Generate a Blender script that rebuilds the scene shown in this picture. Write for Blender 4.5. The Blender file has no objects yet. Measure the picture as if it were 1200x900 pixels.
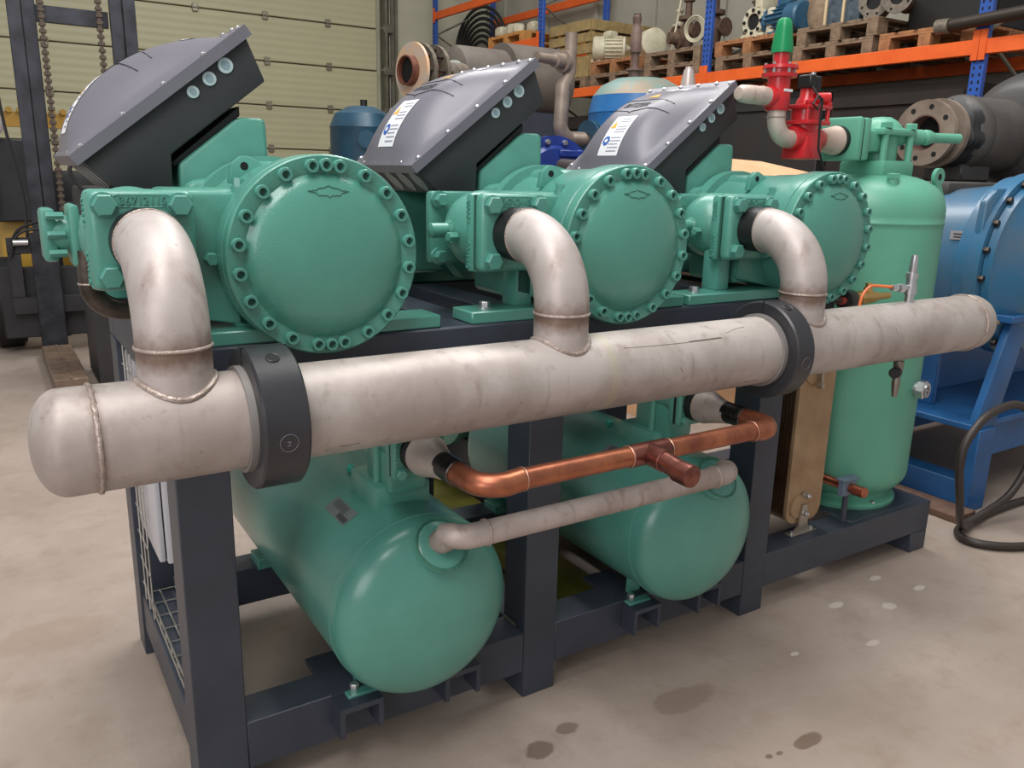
import bpy, bmesh, math, random
from mathutils import Vector, Matrix
random.seed(7)
D = bpy.data
SC = bpy.context.scene
COL = SC.collection
PI = math.pi

# ------------------------------------------------------------------ camera
cam_d = D.cameras.new('camera'); cam = D.objects.new('camera', cam_d); COL.objects.link(cam)
YAW, PIT, ROLL, FPX = .5704, .2501, .02358, 961.0
fw = Vector((math.sin(YAW)*math.cos(PIT), math.cos(YAW)*math.cos(PIT), -math.sin(PIT)))
rt = Vector((math.cos(YAW), -math.sin(YAW), 0)); up = rt.cross(fw)
rt2 = rt*math.cos(ROLL)+up*math.sin(ROLL); up2 = -rt*math.sin(ROLL)+up*math.cos(ROLL)
m = Matrix((rt2, up2, -fw)).transposed().to_4x4(); m.translation = Vector((0, 0, 1.33))
cam.matrix_world = m
cam_d.sensor_width = 36; cam_d.lens = FPX/1200*36; cam_d.clip_start = .05; cam_d.clip_end = 100
SC.camera = cam

# ------------------------------------------------------------------ world, lights, exposure
w = D.worlds.new('hall_ambient'); SC.world = w; w.use_nodes = True
w.node_tree.nodes['Background'].inputs[0].default_value = (.99, .985, .98, 1)
w.node_tree.nodes['Background'].inputs[1].default_value = .34
def area(name, loc, target, sx, sy, power, col=(1, .98, .95)):
    l = D.lights.new(name, 'AREA'); l.shape = 'RECTANGLE'; l.size = sx; l.size_y = sy; l.energy = power; l.color = col
    o = D.objects.new(name, l); COL.objects.link(o); o.location = loc
    o.rotation_euler = (Vector(target)-Vector(loc)).to_track_quat('-Z', 'Y').to_euler(); return o
area('skylight_near', (-.6, .4, 5.6), (.9, 2.2, 0), 1.6, 5.0, 250)
area('skylight_middle', (3.2, 4.6, 6.0), (3.2, 5.2, 0), 1.4, 7.0, 300)
area('left_fill_light', (-4.5, -2.0, 2.6), (1.2, 1.8, .8), 3.0, 2.6, 95, (1, .95, .98))  # fill lamp added behind the camera on the left; no gate stands there
SC.view_settings.view_transform = 'Standard'; SC.view_settings.look = 'None'
SC.view_settings.gamma = 1; SC.view_settings.use_curve_mapping = False
SC.view_settings.exposure = 0.16

# ------------------------------------------------------------------ helpers
def s2l(c): return tuple(((x/255)/12.92 if x/255 <= .04045 else ((x/255+.055)/1.055)**2.4) for x in c)
MATS = {}
def mat(name, rgb, rough=.5, metal=0, coat=0, noise=0, nscale=20, rgb2=None, cscale=4, cmix=.5, bump=0, bscale=60, clear=None, detail=4, emis=None, spec=None, rnoise=0):
    """procedural material: base colour mixed by noise with a second one, noise bump"""
    if name in MATS: return MATS[name]
    M = D.materials.new(name); M.use_nodes = True; nt = M.node_tree; N = nt.nodes; L = nt.links
    b = N['Principled BSDF']; c1 = s2l(rgb)+(1,)
    b.inputs['Base Color'].default_value = c1; b.inputs['Roughness'].default_value = rough; b.inputs['Metallic'].default_value = metal
    b.inputs['Coat Weight'].default_value = coat
    if coat: b.inputs['Coat Roughness'].default_value = .18
    if spec is not None: b.inputs['Specular IOR Level'].default_value = spec
    tc = N.new('ShaderNodeTexCoord')
    if rgb2:
        n = N.new('ShaderNodeTexNoise'); n.inputs['Scale'].default_value = cscale; n.inputs['Detail'].default_value = detail; n.inputs['Roughness'].default_value = .62
        L.new(tc.outputs['Object'], n.inputs['Vector'])
        r = N.new('ShaderNodeMapRange'); r.inputs[1].default_value = .5-.22*cmix-.02; r.inputs[2].default_value = .5+.28*(1-cmix)+.04
        L.new(n.outputs['Fac'], r.inputs[0])
        mx = N.new('ShaderNodeMix'); mx.data_type = 'RGBA'; mx.inputs[6].default_value = c1; mx.inputs[7].default_value = s2l(rgb2)+(1,)
        L.new(r.outputs[0], mx.inputs[0]); L.new(mx.outputs[2], b.inputs['Base Color'])
        M['mixnode'] = mx.name
        if rnoise:
            r2 = N.new('ShaderNodeMapRange'); r2.inputs[3].default_value = rough-rnoise; r2.inputs[4].default_value = rough+rnoise
            L.new(n.outputs['Fac'], r2.inputs[0]); L.new(r2.outputs[0], b.inputs['Roughness'])
    if bump:
        n2 = N.new('ShaderNodeTexNoise'); n2.inputs['Scale'].default_value = bscale; n2.inputs['Detail'].default_value = 2
        L.new(tc.outputs['Object'], n2.inputs['Vector'])
        bp = N.new('ShaderNodeBump'); bp.inputs['Strength'].default_value = bump; bp.inputs['Distance'].default_value = .01
        L.new(n2.outputs['Fac'], bp.inputs['Height']); L.new(bp.outputs[0], b.inputs['Normal'])
    if emis:
        b.inputs['Emission Color'].default_value = s2l(rgb)+(1,); b.inputs['Emission Strength'].default_value = emis
    MATS[name] = M; return M

class MB:
    """mesh collector: many shapes, one mesh"""
    def __init__(s): s.v = []; s.f = []
    def add(s, vs, fs):
        o = len(s.v); s.v += [Vector(v) for v in vs]; s.f += [tuple(i+o for i in f) for f in fs]; return s
    def box(s, a, b, bev=0, rot=None, piv=None, seg=1):
        a = Vector(a); b = Vector(b)
        bm = bmesh.new(); bmesh.ops.create_cube(bm, size=1)
        for v in bm.verts: v.co = Vector(((a[i]+b[i])/2+v.co[i]*(b[i]-a[i]) for i in range(3)))
        if bev: bmesh.ops.bevel(bm, geom=bm.edges[:], offset=min(bev, .45*min(abs(b[i]-a[i]) for i in range(3))), segments=seg, affect='EDGES', profile=.5)
        if rot is not None:
            p = Vector(piv) if piv is not None else (a+b)/2
            for v in bm.verts: v.co = p+rot@(v.co-p)
        bm.verts.index_update(); s.add([v.co.copy() for v in bm.verts], [[v.index for v in f.verts] for f in bm.faces]); bm.free(); return s
    def lathe(s, o, axis, prof, n=32, cap=True, a0=0):
        """prof: list of (t along axis, radius)"""
        o = Vector(o); ax = Vector(axis).normalized()
        h = Vector((0, 0, 1)) if abs(ax.z) < .9 else Vector((1, 0, 0))
        e1 = ax.cross(h).normalized(); e2 = ax.cross(e1); vs = []; fs = []; rings = []
        for t, r in prof:
            if r < 1e-6: vs.append(o+ax*t); rings.append([len(vs)-1])
            else:
                st = len(vs)
                for i in range(n):
                    a = a0+2*PI*i/n; vs.append(o+ax*t+(e1*math.cos(a)+e2*math.sin(a))*r)
                rings.append(list(range(st, st+n)))
        for A, B in zip(rings, rings[1:]):
            if len(A) == 1 and len(B) == 1: continue
            for i in range(n):
                j = (i+1) % n
                if len(A) == 1: fs.append((A[0], B[j], B[i]))
                elif len(B) == 1: fs.append((A[i], A[j], B[0]))
                else: fs.append((A[i], A[j], B[j], B[i]))
        if cap:
            if len(rings[0]) > 1: fs.append(tuple(reversed(rings[0])))
            if len(rings[-1]) > 1: fs.append(tuple(rings[-1]))
        return s.add(vs, fs)
    def cyl(s, a, b, r, r2=None, n=24, ch=0, a0=0):
        a = Vector(a); b = Vector(b); l = (b-a).length; r2 = r if r2 is None else r2
        p = [(0, r), (l, r2)] if not ch else [(0, r-ch), (ch, r), (l-ch, r2), (l, r2-ch)]
        return s.lathe(a, b-a, p, n, a0=a0)
    def ring(s, o, axis, R, r, h, n=40):
        """flat washer: outer R, inner r, from o along axis by h"""
        return s.lathe(o, axis, [(0, r), (0, R), (h, R), (h, r), (0, r)], n, cap=False)
    def tube(s, path, r, n=16, cap=True, closed=False):
        P = [Vector(p) for p in path]; N = len(P); vs = []; fs = []
        rr = r if isinstance(r, (list, tuple)) else [r]*N
        T = []
        for i in range(N):
            if closed: t = P[(i+1) % N]-P[i-1]
            else: t = P[min(i+1, N-1)]-P[max(i-1, 0)]
            T.append(t.normalized())
        h = Vector((0, 0, 1)) if abs(T[0].z) < .9 else Vector((1, 0, 0))
        e1 = T[0].cross(h).normalized()
        for i in range(N):
            e1 = (e1-T[i]*e1.dot(T[i])).normalized(); e2 = T[i].cross(e1)
            for k in range(n):
                a = 2*PI*k/n; vs.append(P[i]+(e1*math.cos(a)+e2*math.sin(a))*rr[i])
        for i in range(N if closed else N-1):
            j = (i+1) % N
            for k in range(n):
                l = (k+1) % n; fs.append((i*n+k, i*n+l, j*n+l, j*n+k))
        if cap and not closed: fs.append(tuple(reversed(range(n)))); fs.append(tuple(range((N-1)*n, N*n)))
        return s.add(vs, fs)
    def torus(s, o, axis, R, r, n=40, k=8):
        o = Vector(o); ax = Vector(axis).normalized(); h = Vector((0, 0, 1)) if abs(ax.z) < .9 else Vector((1, 0, 0))
        e1 = ax.cross(h).normalized(); e2 = ax.cross(e1)
        return s.tube([o+(e1*math.cos(2*PI*i/n)+e2*math.sin(2*PI*i/n))*R for i in range(n)], r, k, closed=True)
    def prism(s, poly, ax, a, b, bev=0):
        """poly in the two other axes (cyclic order: x->(y,z), y->(x,z), z->(x,y)), extruded on axis ax from a to b"""
        def P(p, t):
            return Vector((t, p[0], p[1])) if ax == 0 else Vector((p[0], t, p[1])) if ax == 1 else Vector((p[0], p[1], t))
        bm = bmesh.new(); A = [bm.verts.new(P(p, a)) for p in poly]; B = [bm.verts.new(P(p, b)) for p in poly]; n = len(poly)
        bm.faces.new(A); bm.faces.new(B[::-1])
        for i in range(n): bm.faces.new((A[i], B[i], B[(i+1) % n], A[(i+1) % n]))
        bmesh.ops.recalc_face_normals(bm, faces=bm.faces[:])
        if bev: bmesh.ops.bevel(bm, geom=bm.edges[:], offset=bev, segments=2, affect='EDGES', profile=.5)
        bm.verts.index_update(); s.add([v.co.copy() for v in bm.verts], [[v.index for v in f.verts] for f in bm.faces]); bm.free(); return s
    def hexa(s, a, b, r, ch=True):
        a = Vector(a); b = Vector(b); l = (b-a).length
        return s.lathe(a, b-a, [(0, r), (l*.85, r), (l, r*.86)] if ch else [(0, r), (l, r)], 6)
    def sub(s, f):
        s.v = [Vector(f(v)) for v in s.v]; return s

def mesh(name, mb, M, off=(0, 0, 0), sharp=38):
    off = Vector(off); me = D.meshes.new(name); me.from_pydata([v-off for v in mb.v], [], mb.f)
    bm = bmesh.new(); bm.from_mesh(me); bmesh.ops.remove_doubles(bm, verts=bm.verts[:], dist=1e-5)
    bmesh.ops.recalc_face_normals(bm, faces=bm.faces[:])
    for f in bm.faces: f.smooth = True
    c = math.radians(sharp)
    for e in bm.edges:
        if len(e.link_faces) == 2 and e.calc_face_angle(0) > c: e.smooth = False
    bm.to_mesh(me); bm.free(); me.materials.append(M); return me
def root_of(o):
    p = Vector((0, 0, 0))
    while o is not None: p += Vector(o.location); o = o.parent
    return p
def thing(name, label, cat, loc=(0, 0, 0), group=None):
    o = D.objects.new(name, None); o.empty_display_size = .1; COL.objects.link(o); o.location = loc
    o['label'] = label; o['category'] = cat
    if group: o['group'] = group
    return o
def part(name, mb, M, parent=None, label=None, at=None, sharp=38, kind=None):
    """mb is in world coordinates; 'at' makes the object's own origin there"""
    base = root_of(parent)
    loc = Vector(at)-base if at is not None else Vector((0, 0, 0))
    me = mesh(name, mb, M, base+loc, sharp)
    o = D.objects.new(name, me); COL.objects.link(o); o.parent = parent; o.location = loc
    if label: o['label'] = label
    if kind: o['kind'] = kind
    return o
def single(name, mb, M, label, cat, group=None, at=None, sharp=38):
    o = part(name, mb, M, None, label, at, sharp); o['category'] = cat
    if group: o['group'] = group
    return o
def struct(name, mb, M, parent=None):
    o = part(name, mb, M, parent); o['kind'] = 'structure'; return o
def again(o, delta, parent=None, rz=None):
    """linked copy of one part, moved"""
    c = o.copy(); COL.objects.link(c); c.parent = parent if parent is not None else o.parent; c.location = Vector(o.location)+Vector(delta)
    if rz is not None: c.rotation_euler = (0, 0, rz)
    return c
def copy_tree(o, loc=None, label=None, parent=None, group=None, rz=None):
    c = o.copy(); COL.objects.link(c); c.parent = parent
    if loc is not None: c.location = loc
    if label: c['label'] = label
    if group: c['group'] = group
    if rz is not None: c.rotation_euler = (0, 0, rz)
    for ch in list(o.children): copy_tree(ch, parent=c)
    return c
def arc(c, u, v, r, a0, a1, n=10):
    c = Vector(c); u = Vector(u); v = Vector(v)
    return [c+u*(r*math.cos(a0+(a1-a0)*i/n))+v*(r*math.sin(a0+(a1-a0)*i/n)) for i in range(n+1)]
def text(name, body, size, M, parent, loc, ex, ey, depth=.0012, label=None, shear=0):
    """lettering as a thin mesh; ex, ey: directions of reading and of letter height (world), loc: centre"""
    cu = D.curves.new('t', 'FONT'); cu.body = body; cu.size = size; cu.extrude = depth; cu.align_x = 'CENTER'; cu.align_y = 'CENTER'; cu.resolution_u = 2; cu.shear = shear
    t = D.objects.new('t', cu); COL.objects.link(t)
    me = D.meshes.new_from_object(t.evaluated_get(bpy.context.evaluated_depsgraph_get())); D.objects.remove(t); D.curves.remove(cu)
    ex = Vector(ex).normalized(); ey = Vector(ey).normalized(); ez = ex.cross(ey)
    base = root_of(parent)
    for v in me.vertices: v.co = ex*v.co.x+ey*v.co.y+ez*v.co.z+Vector(loc)-base
    me.materials.clear(); me.materials.append(M); me.name = name
    o = D.objects.new(name, me); COL.objects.link(o); o.parent = parent
    if label: o['label'] = label
    return o
X, Y, Z = Vector((1, 0, 0)), Vector((0, 1, 0)), Vector((0, 0, 1))

# ------------------------------------------------------------------ materials
GREEN = mat('green_machine_paint', (84, 149, 135), .32, rgb2=(79, 141, 128), cscale=9, bump=.03, bscale=160, coat=.25)
GREENC = mat('green_paint_on_casting', (84, 149, 134), .36, rgb2=(79, 140, 126), cscale=14, bump=.06, bscale=150, coat=.15)
GREENP = mat('green_paint_pebbled', (81, 147, 131), .32, rgb2=(77, 140, 125), cscale=6, bump=.09, bscale=260, coat=.3)
GREENV = mat('light_green_vessel_paint', (98, 168, 142), .42, rgb2=(92, 160, 136), cscale=5, bump=.04, bscale=200)
FRAME = mat('anthracite_frame_paint', (58, 64, 76), .42, rgb2=(51, 56, 66), cscale=7, bump=.04, bscale=120)
LID = mat('grey_plastic_lid', (112, 110, 120), .38, rgb2=(104, 102, 112), cscale=3, bump=.03, bscale=400)
BOXB = mat('black_plastic_box', (50, 51, 54), .5, rgb2=(56, 57, 60), cscale=5, bump=.08, bscale=500)
BLACK = mat('black_rubber', (26, 26, 28), .5)
HDPE = mat('black_plastic_ring', (44, 44, 48), .34, rgb2=(52, 52, 56), cscale=6, bump=.03, bscale=90)
DARK = mat('dark_recess', (12, 14, 14), .8)
WHITEL = mat('white_label', (236, 236, 240), .5)
SCREW = mat('bright_zinc', (205, 205, 208), .28, metal=.9)
STEELD = mat('dark_steel', (96, 88, 82), .4, metal=.8, rgb2=(60, 52, 46), cscale=20)
COPPER = mat('copper', (190, 120, 88), .36, metal=.85, rgb2=(140, 84, 66), cscale=12, rnoise=.1, bump=.03, bscale=60)
COPPERD = mat('tarnished_copper', (150, 96, 84), .34, metal=.9, rgb2=(96, 58, 54), cscale=22, rnoise=.1)
BRASS = mat('brass', (206, 168, 104), .3, metal=.9)

def pipe_metal(name, base, dark, streak, bands=()):
    """pickled stainless steel: blotches, fine drips and brown heat tint bands; bands: (axis index, centre, half width, strength) in object space"""
    M = D.materials.new(name); M.use_nodes = True; nt = M.node_tree; N = nt.nodes; L = nt.links; b = N['Principled BSDF']
    b.inputs['Metallic'].default_value = .25; b.inputs['Roughness'].default_value = .5
    tc = N.new('ShaderNodeTexCoord')
    def noise(scale, det=4, vec=None):
        n = N.new('ShaderNodeTexNoise'); n.inputs['Scale'].default_value = scale; n.inputs['Detail'].default_value = det; n.inputs['Roughness'].default_value = .6
        L.new(vec or tc.outputs['Object'], n.inputs['Vector']); return n.outputs['Fac']
    def rng(x, a, c, lo=0, hi=1):
        r = N.new('ShaderNodeMapRange'); r.inputs[1].default_value = a; r.inputs[2].default_value = c; r.inputs[3].default_value = lo; r.inputs[4].default_value = hi
        L.new(x, r.inputs[0]); return r.outputs[0]
    def mix(f, A, B):
        mx = N.new('ShaderNodeMix'); mx.data_type = 'RGBA'
        for i, q in ((0, f), (6, A), (7, B)):
            if isinstance(q, tuple): mx.inputs[i].default_value = q
            elif isinstance(q, float): mx.inputs[i].default_value = q
            else: L.new(q, mx.inputs[i])
        return mx.outputs[2]
    col = mix(rng(noise(5, 6), .42, .62), s2l(base)+(1,), s2l(dark)+(1,))
    mp = N.new('ShaderNodeMapping'); mp.inputs['Scale'].default_value = (26, 26, 5); L.new(tc.outputs['Object'], mp.inputs[0])
    col = mix(rng(noise(1.0, 3, mp.outputs[0]), .56, .74, 0, .7), col, s2l(streak)+(1,))
    col = mix(rng(noise(38, 5), .66, .72, 0, .45), col, s2l((120, 104, 94))+(1,))
    for ax, c, hw, st, tint in bands:
        sp = N.new('ShaderNodeSeparateXYZ'); L.new(tc.outputs['Object'], sp.inputs[0])
        s_ = N.new('ShaderNodeMath'); s_.operation = 'SUBTRACT'; L.new(sp.outputs[ax], s_.inputs[0]); s_.inputs[1].default_value = c
        a_ = N.new('ShaderNodeMath'); a_.operation = 'ABSOLUTE'; L.new(s_.outputs[0], a_.inputs[0])
        w_ = N.new('ShaderNodeMath'); w_.operation = 'MULTIPLY_ADD'; L.new(noise(30, 3), w_.inputs[0]); w_.inputs[1].default_value = hw*1.6; L.new(a_.outputs[0], w_.inputs[2])
        col = mix(rng(w_.outputs[0], hw*.9, hw*1.9, st, 0), col, s2l(tint)+(1,))
    L.new(col, b.inputs['Base Color'])
    L.new(rng(noise(9, 4), .3, .7, .38, .58), b.inputs['Roughness'])
    bp = N.new('ShaderNodeBump'); bp.inputs['Strength'].default_value = .12; bp.inputs['Distance'].default_value = .004
    L.new(noise(45, 5), bp.inputs['Height']); L.new(bp.outputs[0], b.inputs['Normal'])
    return M
PIPE = pipe_metal('pickled_stainless_pipe', (186, 177, 172), (162, 151, 145), (140, 126, 118), ((0, .108, .012, .55, (120, 98, 84)), (0, 2.505, .012, .5, (120, 98, 84)), (0, 1.075, .016, .22, (190, 184, 124))))
ELBOW = pipe_metal('stainless_elbow', (190, 181, 178), (172, 161, 156), (150, 134, 127), ((2, 1.050, .034, .95, (116, 94, 80)),))
SMALLP = pipe_metal('small_stainless_pipe', (186, 174, 168), (160, 146, 138), (130, 112, 100), ())
WELD = mat('weld_bead', (180, 166, 158), .38, metal=.4, rgb2=(154, 138, 128), cscale=40, bump=.3, bscale=160)

# ================================================================== hall: floor, walls, door
def floor_material():
    M = D.materials.new('concrete_floor'); M.use_nodes = True; nt = M.node_tree; N = nt.nodes; L = nt.links; b = N['Principled BSDF']
    tc = N.new('ShaderNodeTexCoord')
    def noise(scale, det=5, rough=.6, vec=None):
        n = N.new('ShaderNodeTexNoise'); n.inputs['Scale'].default_value = scale; n.inputs['Detail'].default_value = det; n.inputs['Roughness'].default_value = rough
        L.new(vec or tc.outputs['Object'], n.inputs['Vector']); return n.outputs['Fac']
    def rng(x, a, c, lo=0, hi=1):
        r = N.new('ShaderNodeMapRange'); r.inputs[1].default_value = a; r.inputs[2].default_value = c; r.inputs[3].default_value = lo; r.inputs[4].default_value = hi
        L.new(x, r.inputs[0]); return r.outputs[0]
    def mix(f, A, B):
        mx = N.new('ShaderNodeMix'); mx.data_type = 'RGBA'
        for i, q in ((0, f), (6, A), (7, B)):
            if isinstance(q, tuple): mx.inputs[i].default_value = q
            else: L.new(q, mx.inputs[i])
        return mx.outputs[2]
    col = mix(rng(noise(1.3, 7), .35, .68), s2l((172, 157, 146))+(1,), s2l((150, 135, 124))+(1,))
    col = mix(rng(noise(7, 6, .7), .5, .75, 0, .55), col, s2l((136, 118, 102))+(1,))
    col = mix(rng(noise(3.1, 3), .6, .75, 0, .35), col, s2l((190, 176, 164))+(1,))
    col = mix(rng(noise(60, 3), .68, .76, 0, .35), col, s2l((110, 96, 84))+(1,))
    wob = noise(14, 3)
    for (x, y, rx, ry, tint, st) in SPOTS:
        mp = N.new('ShaderNodeMapping'); mp.vector_type = 'POINT'; mp.inputs['Location'].default_value = (-x/rx, -y/ry, 0); mp.inputs['Scale'].default_value = (1/rx, 1/ry, 0)
        L.new(tc.outputs['Object'], mp.inputs[0])
        ln = N.new('ShaderNodeVectorMath'); ln.operation = 'LENGTH'; L.new(mp.outputs[0], ln.inputs[0])
        w_ = N.new('ShaderNodeMath'); w_.operation = 'MULTIPLY_ADD'; L.new(wob, w_.inputs[0]); w_.inputs[1].default_value = 1.1; L.new(ln.outputs['Value'], w_.inputs[2])
        col = mix(rng(w_.outputs[0], 1.35, 1.55, st, 0), col, s2l(tint)+(1,))
    L.new(col, b.inputs['Base Color'])
    L.new(rng(noise(2.2, 6), .3, .7, .38, .6), b.inputs['Roughness'])
    bp = N.new('ShaderNodeBump'); bp.inputs['Strength'].default_value = .15; bp.inputs['Distance'].default_value = .01
    L.new(noise(25, 6), bp.inputs['Height']); L.new(bp.outputs[0], b.inputs['Normal'])
    return M
BR = (104, 84, 70)
SPOTS = [(.985, 1.37, .045, .03, BR, .75), (1.08, 1.40, .035, .025, BR, .7), (1.42, 1.34, .11, .05, (128, 108, 94), .6), (1.57, 1.06, .05, .022, BR, .8), (1.44, 1.07, .012, .008, BR, .8), (1.47, 1.065, .014, .008, BR, .8),
         (1.85, 1.33, .02, .01, (206, 196, 186), .8), (2.2, 1.45, .035, .018, (206, 196, 186), .8), (2.35, 1.36, .03, .02, (206, 196, 186), .7), (2.48, 1.5, .03, .015, (206, 196, 186), .7), (2.55, 1.38, .03, .015, (206, 196, 186), .7), (2.1, 1.25, .03, .014, (206, 196, 186), .6),
         (.12, 1.55, .03, .01, (90, 76, 66), .6), (.04, 2.5, .16, .1, (150, 130, 116), .5)]
fl = MB(); fl.box((-3, -3, -.1), (7.5, 12.9, 0)); struct('floor', fl, floor_material())

WALLC = mat('cream_wall_panel', (196, 194, 172), .7, rgb2=(184, 182, 160), cscale=1.5)
WALLG = mat('grey_wall_panel', (168, 166, 152), .75, rgb2=(150, 146, 132), cscale=.9)
struct('wall_back', MB().box((5.75, 12.75, 0), (7.6, 12.9, 6)).box((-3, 12.80, 0), (5.75, 12.9, 6)), WALLC)
struct('wall_right', MB().box((7.5, 1.0, 0), (7.62, 12.75, 6)), WALLG)
r_ = MB()
for i in range(10): r_.box((7.46, 1.3+i*1.2, 0), (7.5, 1.36+i*1.2, 6), .005)
struct('trim_1', r_, WALLG)
DOORM = mat('sectional_door_paint', (190, 186, 152), .5, rgb2=(182, 178, 146), cscale=.6)
def ribbed(M, scale=13.0, strength=.25):
    nt = M.node_tree; N = nt.nodes; L = nt.links; tc = N.new('ShaderNodeTexCoord'); wv = N.new('ShaderNodeTexWave'); wv.bands_direction = 'Z'; wv.inputs['Scale'].default_value = scale
    L.new(tc.outputs['Object'], wv.inputs['Vector']); bp = N.new('ShaderNodeBump'); bp.inputs['Strength'].default_value = strength; bp.inputs['Distance'].default_value = .02
    L.new(wv.outputs['Fac'], bp.inputs['Height']); L.new(bp.outputs[0], N['Principled BSDF'].inputs['Normal'])
ribbed(DOORM, 3.2, .16)
dr = D.objects.new('door_1', None); COL.objects.link(dr); dr.location = (2.5, 12.7, 0); dr['kind'] = 'structure'
HINGE = mat('galvanised_hinge', (150, 146, 130), .4, metal=.7)
seams = [0, .40, 1.012, 1.625, 2.238, 2.85, 3.463, 4.076, 4.69]
for a, b_ in zip(seams, seams[1:]):
    part('door_panel', MB().box((-1.8, 12.70, a+.008), (5.5, 12.76, b_-.008), .008), DOORM, dr)
h0 = None
for zs in seams[2:7]:
    for hx in (-.95, -.0, .93, 1.87, 2.81, 3.77, 4.71):
        if h0 is None: h0 = part('door_hinge', MB().box((-.98, 12.67, zs-.055), (-.90, 12.70, zs+.055), .008).cyl((-.985, 12.665, zs), (-.895, 12.665, zs), .012, n=10), HINGE, dr, at=(-.94, 12.7, zs)); z0_ = zs
        else: again(h0, (hx+.94, 0, zs-z0_), dr)
GALV = mat('galvanised_steel', (140, 138, 124), .45, metal=.6, rgb2=(116, 114, 102), cscale=5)
tr = MB(); tr.box((5.58, 12.55, 0), (5.62, 12.75, 5)).box((5.62, 12.70, 0), (5.80, 12.75, 5)).box((5.80, 12.66, 0), (5.84, 12.75, 5)).cyl((5.70, 12.66, 0), (5.70, 12.66, 5), .02, n=10)
for zs in seams[1:8]: tr.box((5.56, 12.56, zs-.06), (5.72, 12.66, zs+.06), .01).cyl((5.52, 12.6, zs), (5.70, 12.6, zs), .03, n=12)
struct('trim_2', tr, GALV)

# ================================================================== steel skid frame
skid = thing('skid_frame', 'anthracite welded steel base frame carrying the three green compressors', 'frame', (1.56, 1.95, 0))
posts = [(.251, .353), (1.055, 1.155), (1.867, 1.967)]
FY, BY = 1.559, 2.36
for a, b_ in posts:
    for y0 in (FY, BY-.1):
        part('post', MB().box((a, y0, 0), (b_, y0+.1, .9015), .002), FRAME, skid)
for y0 in (FY, BY-.1): part('foot', MB().box((2.770, y0, 0), (2.866, y0+.1, .076), .003), FRAME, skid)
for y0 in (FY, BY-.1):
    for xa, xb in ((.3532, 1.0548), (1.1552, 1.8668), (1.9672, 2.866)): part('lower_rail', MB().box((xa, y0+.0006, .0765), (xb, y0+.0994, .19), .002), FRAME, skid)
    part('upper_rail', MB().box((.251, y0, .902), (2.16, y0+.1, 1.004), .005), FRAME, skid)
for a in (.256, 1.058, 1.870, 2.768):
    part('lower_cross_rail', MB().box((a, FY+.1, .08), (a+.095, BY-.1, .188), .003), FRAME, skid)
for a in (.251, .862, 1.06, 1.52, 1.87, 2.06):
    part('upper_cross_rail', MB().box((a, FY+.1, .906), (a+.1, BY-.1, 1.002), .003), FRAME, skid)
def channel(x0, x1):
    c = MB(); c.box((x0, 1.506, .1702), (x1, 1.5585, .183)); c.box((x0, 1.506, .110), (x0+.011, 1.5585, .1705)); c.box((x1-.011, 1.506, .110), (x1, 1.5585, .1705)); c.box((x0, 1.659, .1702), (x1, 1.74, .183)); c.box((x0, 1.5585, .1901), (x1, 1.659, .1915))
    part('support_channel', c, FRAME, skid)
for a, b_ in ((.540, .642), (.80, .895), (1.382, 1.478), (1.622, 1.715)): channel(a, b_)
part('vessel_base_plate', MB().box((2.42, FY+.02, .186), (2.86, 2.1, .193), .002), FRAME, skid)
for xa in (.358, 1.675):
    part('pipe_bracket', MB().box((xa, 1.475, .885), (xa+.05, 1.60, .955), .004), FRAME, skid)
part('weld_seam', MB().tube([(1.054, 1.60, .1925), (1.054, 1.655, .1925)], .003, 6), GALV, skid, 'pale uncoated weld at foot of middle post')

# ================================================================== collector pipe (manifold)
MY, MZ, MR = 1.36, .920, .0836
man = thing('collector_pipe', 'long stainless steel header pipe with three elbows running along the front of the frame', 'pipe', (1.3, MY, MZ))
part('header_tube', MB().lathe((.108, MY, MZ), X, [(0, MR), (2.397, MR)], 64, cap=False), PIPE, man, at=(0, MY, MZ))
for x0, s in ((.108, -1), (2.505, 1)):
    pr_ = [(0, MR)]+[(s*0+.042+.046*math.sin(a), MR*math.cos(a)**.9 if a < PI/2-.01 else 0) for a in [PI/2*i/12 for i in range(13)]]
    part('end_cap', MB().lathe((x0, MY, MZ), X*s, pr_, 64, cap=False), PIPE, man, at=(0, MY, MZ))
    wl = MB(); n = 90
    wl.tube([(x0+.0006*math.sin(i*1.7), MY+(MR+.0005)*math.cos(2*PI*i/n), MZ+(MR+.0005)*math.sin(2*PI*i/n)) for i in range(n)], [.0040+.0003*(i % 2) for i in range(n)], 8, closed=True)
    part('weld_seam', wl, WELD, man)
ER, EB, EZ = .0572, .140, 1.203
def elbow(ex, delta=None):
    path = [Vector((ex, 1.515, EZ)), Vector((ex, 1.50, EZ))]+arc((ex, MY+EB, EZ-EB), Z, -Y, EB, 0, PI/2, 14)[1:]+[Vector((ex, MY, .965))]
    e = part('elbow', MB().tube(path, ER, 40, cap=False), ELBOW, man, at=(ex, MY, 0))
    e.location.z = -MZ
    for v in e.data.vertices: pass
    part('collar', MB().lathe((ex, 1.545, EZ), -Y, [(0, ER+.001), (.05, ER+.001), (.052, ER-.004)], 40, cap=False), BLACK, man, 'black painted pipe collar')
    sm = MB(); n = 64
    sm.torus((ex, MY, 1.0555), Z, ER+.0002, .0030, 48, 8); part('weld_seam', sm, WELD, man); part('weld_seam', MB().torus((ex, 1.494, EZ), Y, ER+.0003, .0018, 48, 6), WELD, man)
    sd = MB(); pts = []
    for i in range(n):
        t = 2*PI*i/n; dy = (ER+.002)*math.sin(t)
        pts.append((ex+(ER+.002)*math.cos(t), MY+dy, MZ+math.sqrt(MR*MR-dy*dy)+.001))
    sd.tube(pts, [.0050+.0005*(i % 2) for i in range(n)], 8, closed=True)
    part('weld_seam', sd, WELD, man)
ELX = (.234, .990, 1.747)
for ex in ELX: elbow(ex)
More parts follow.
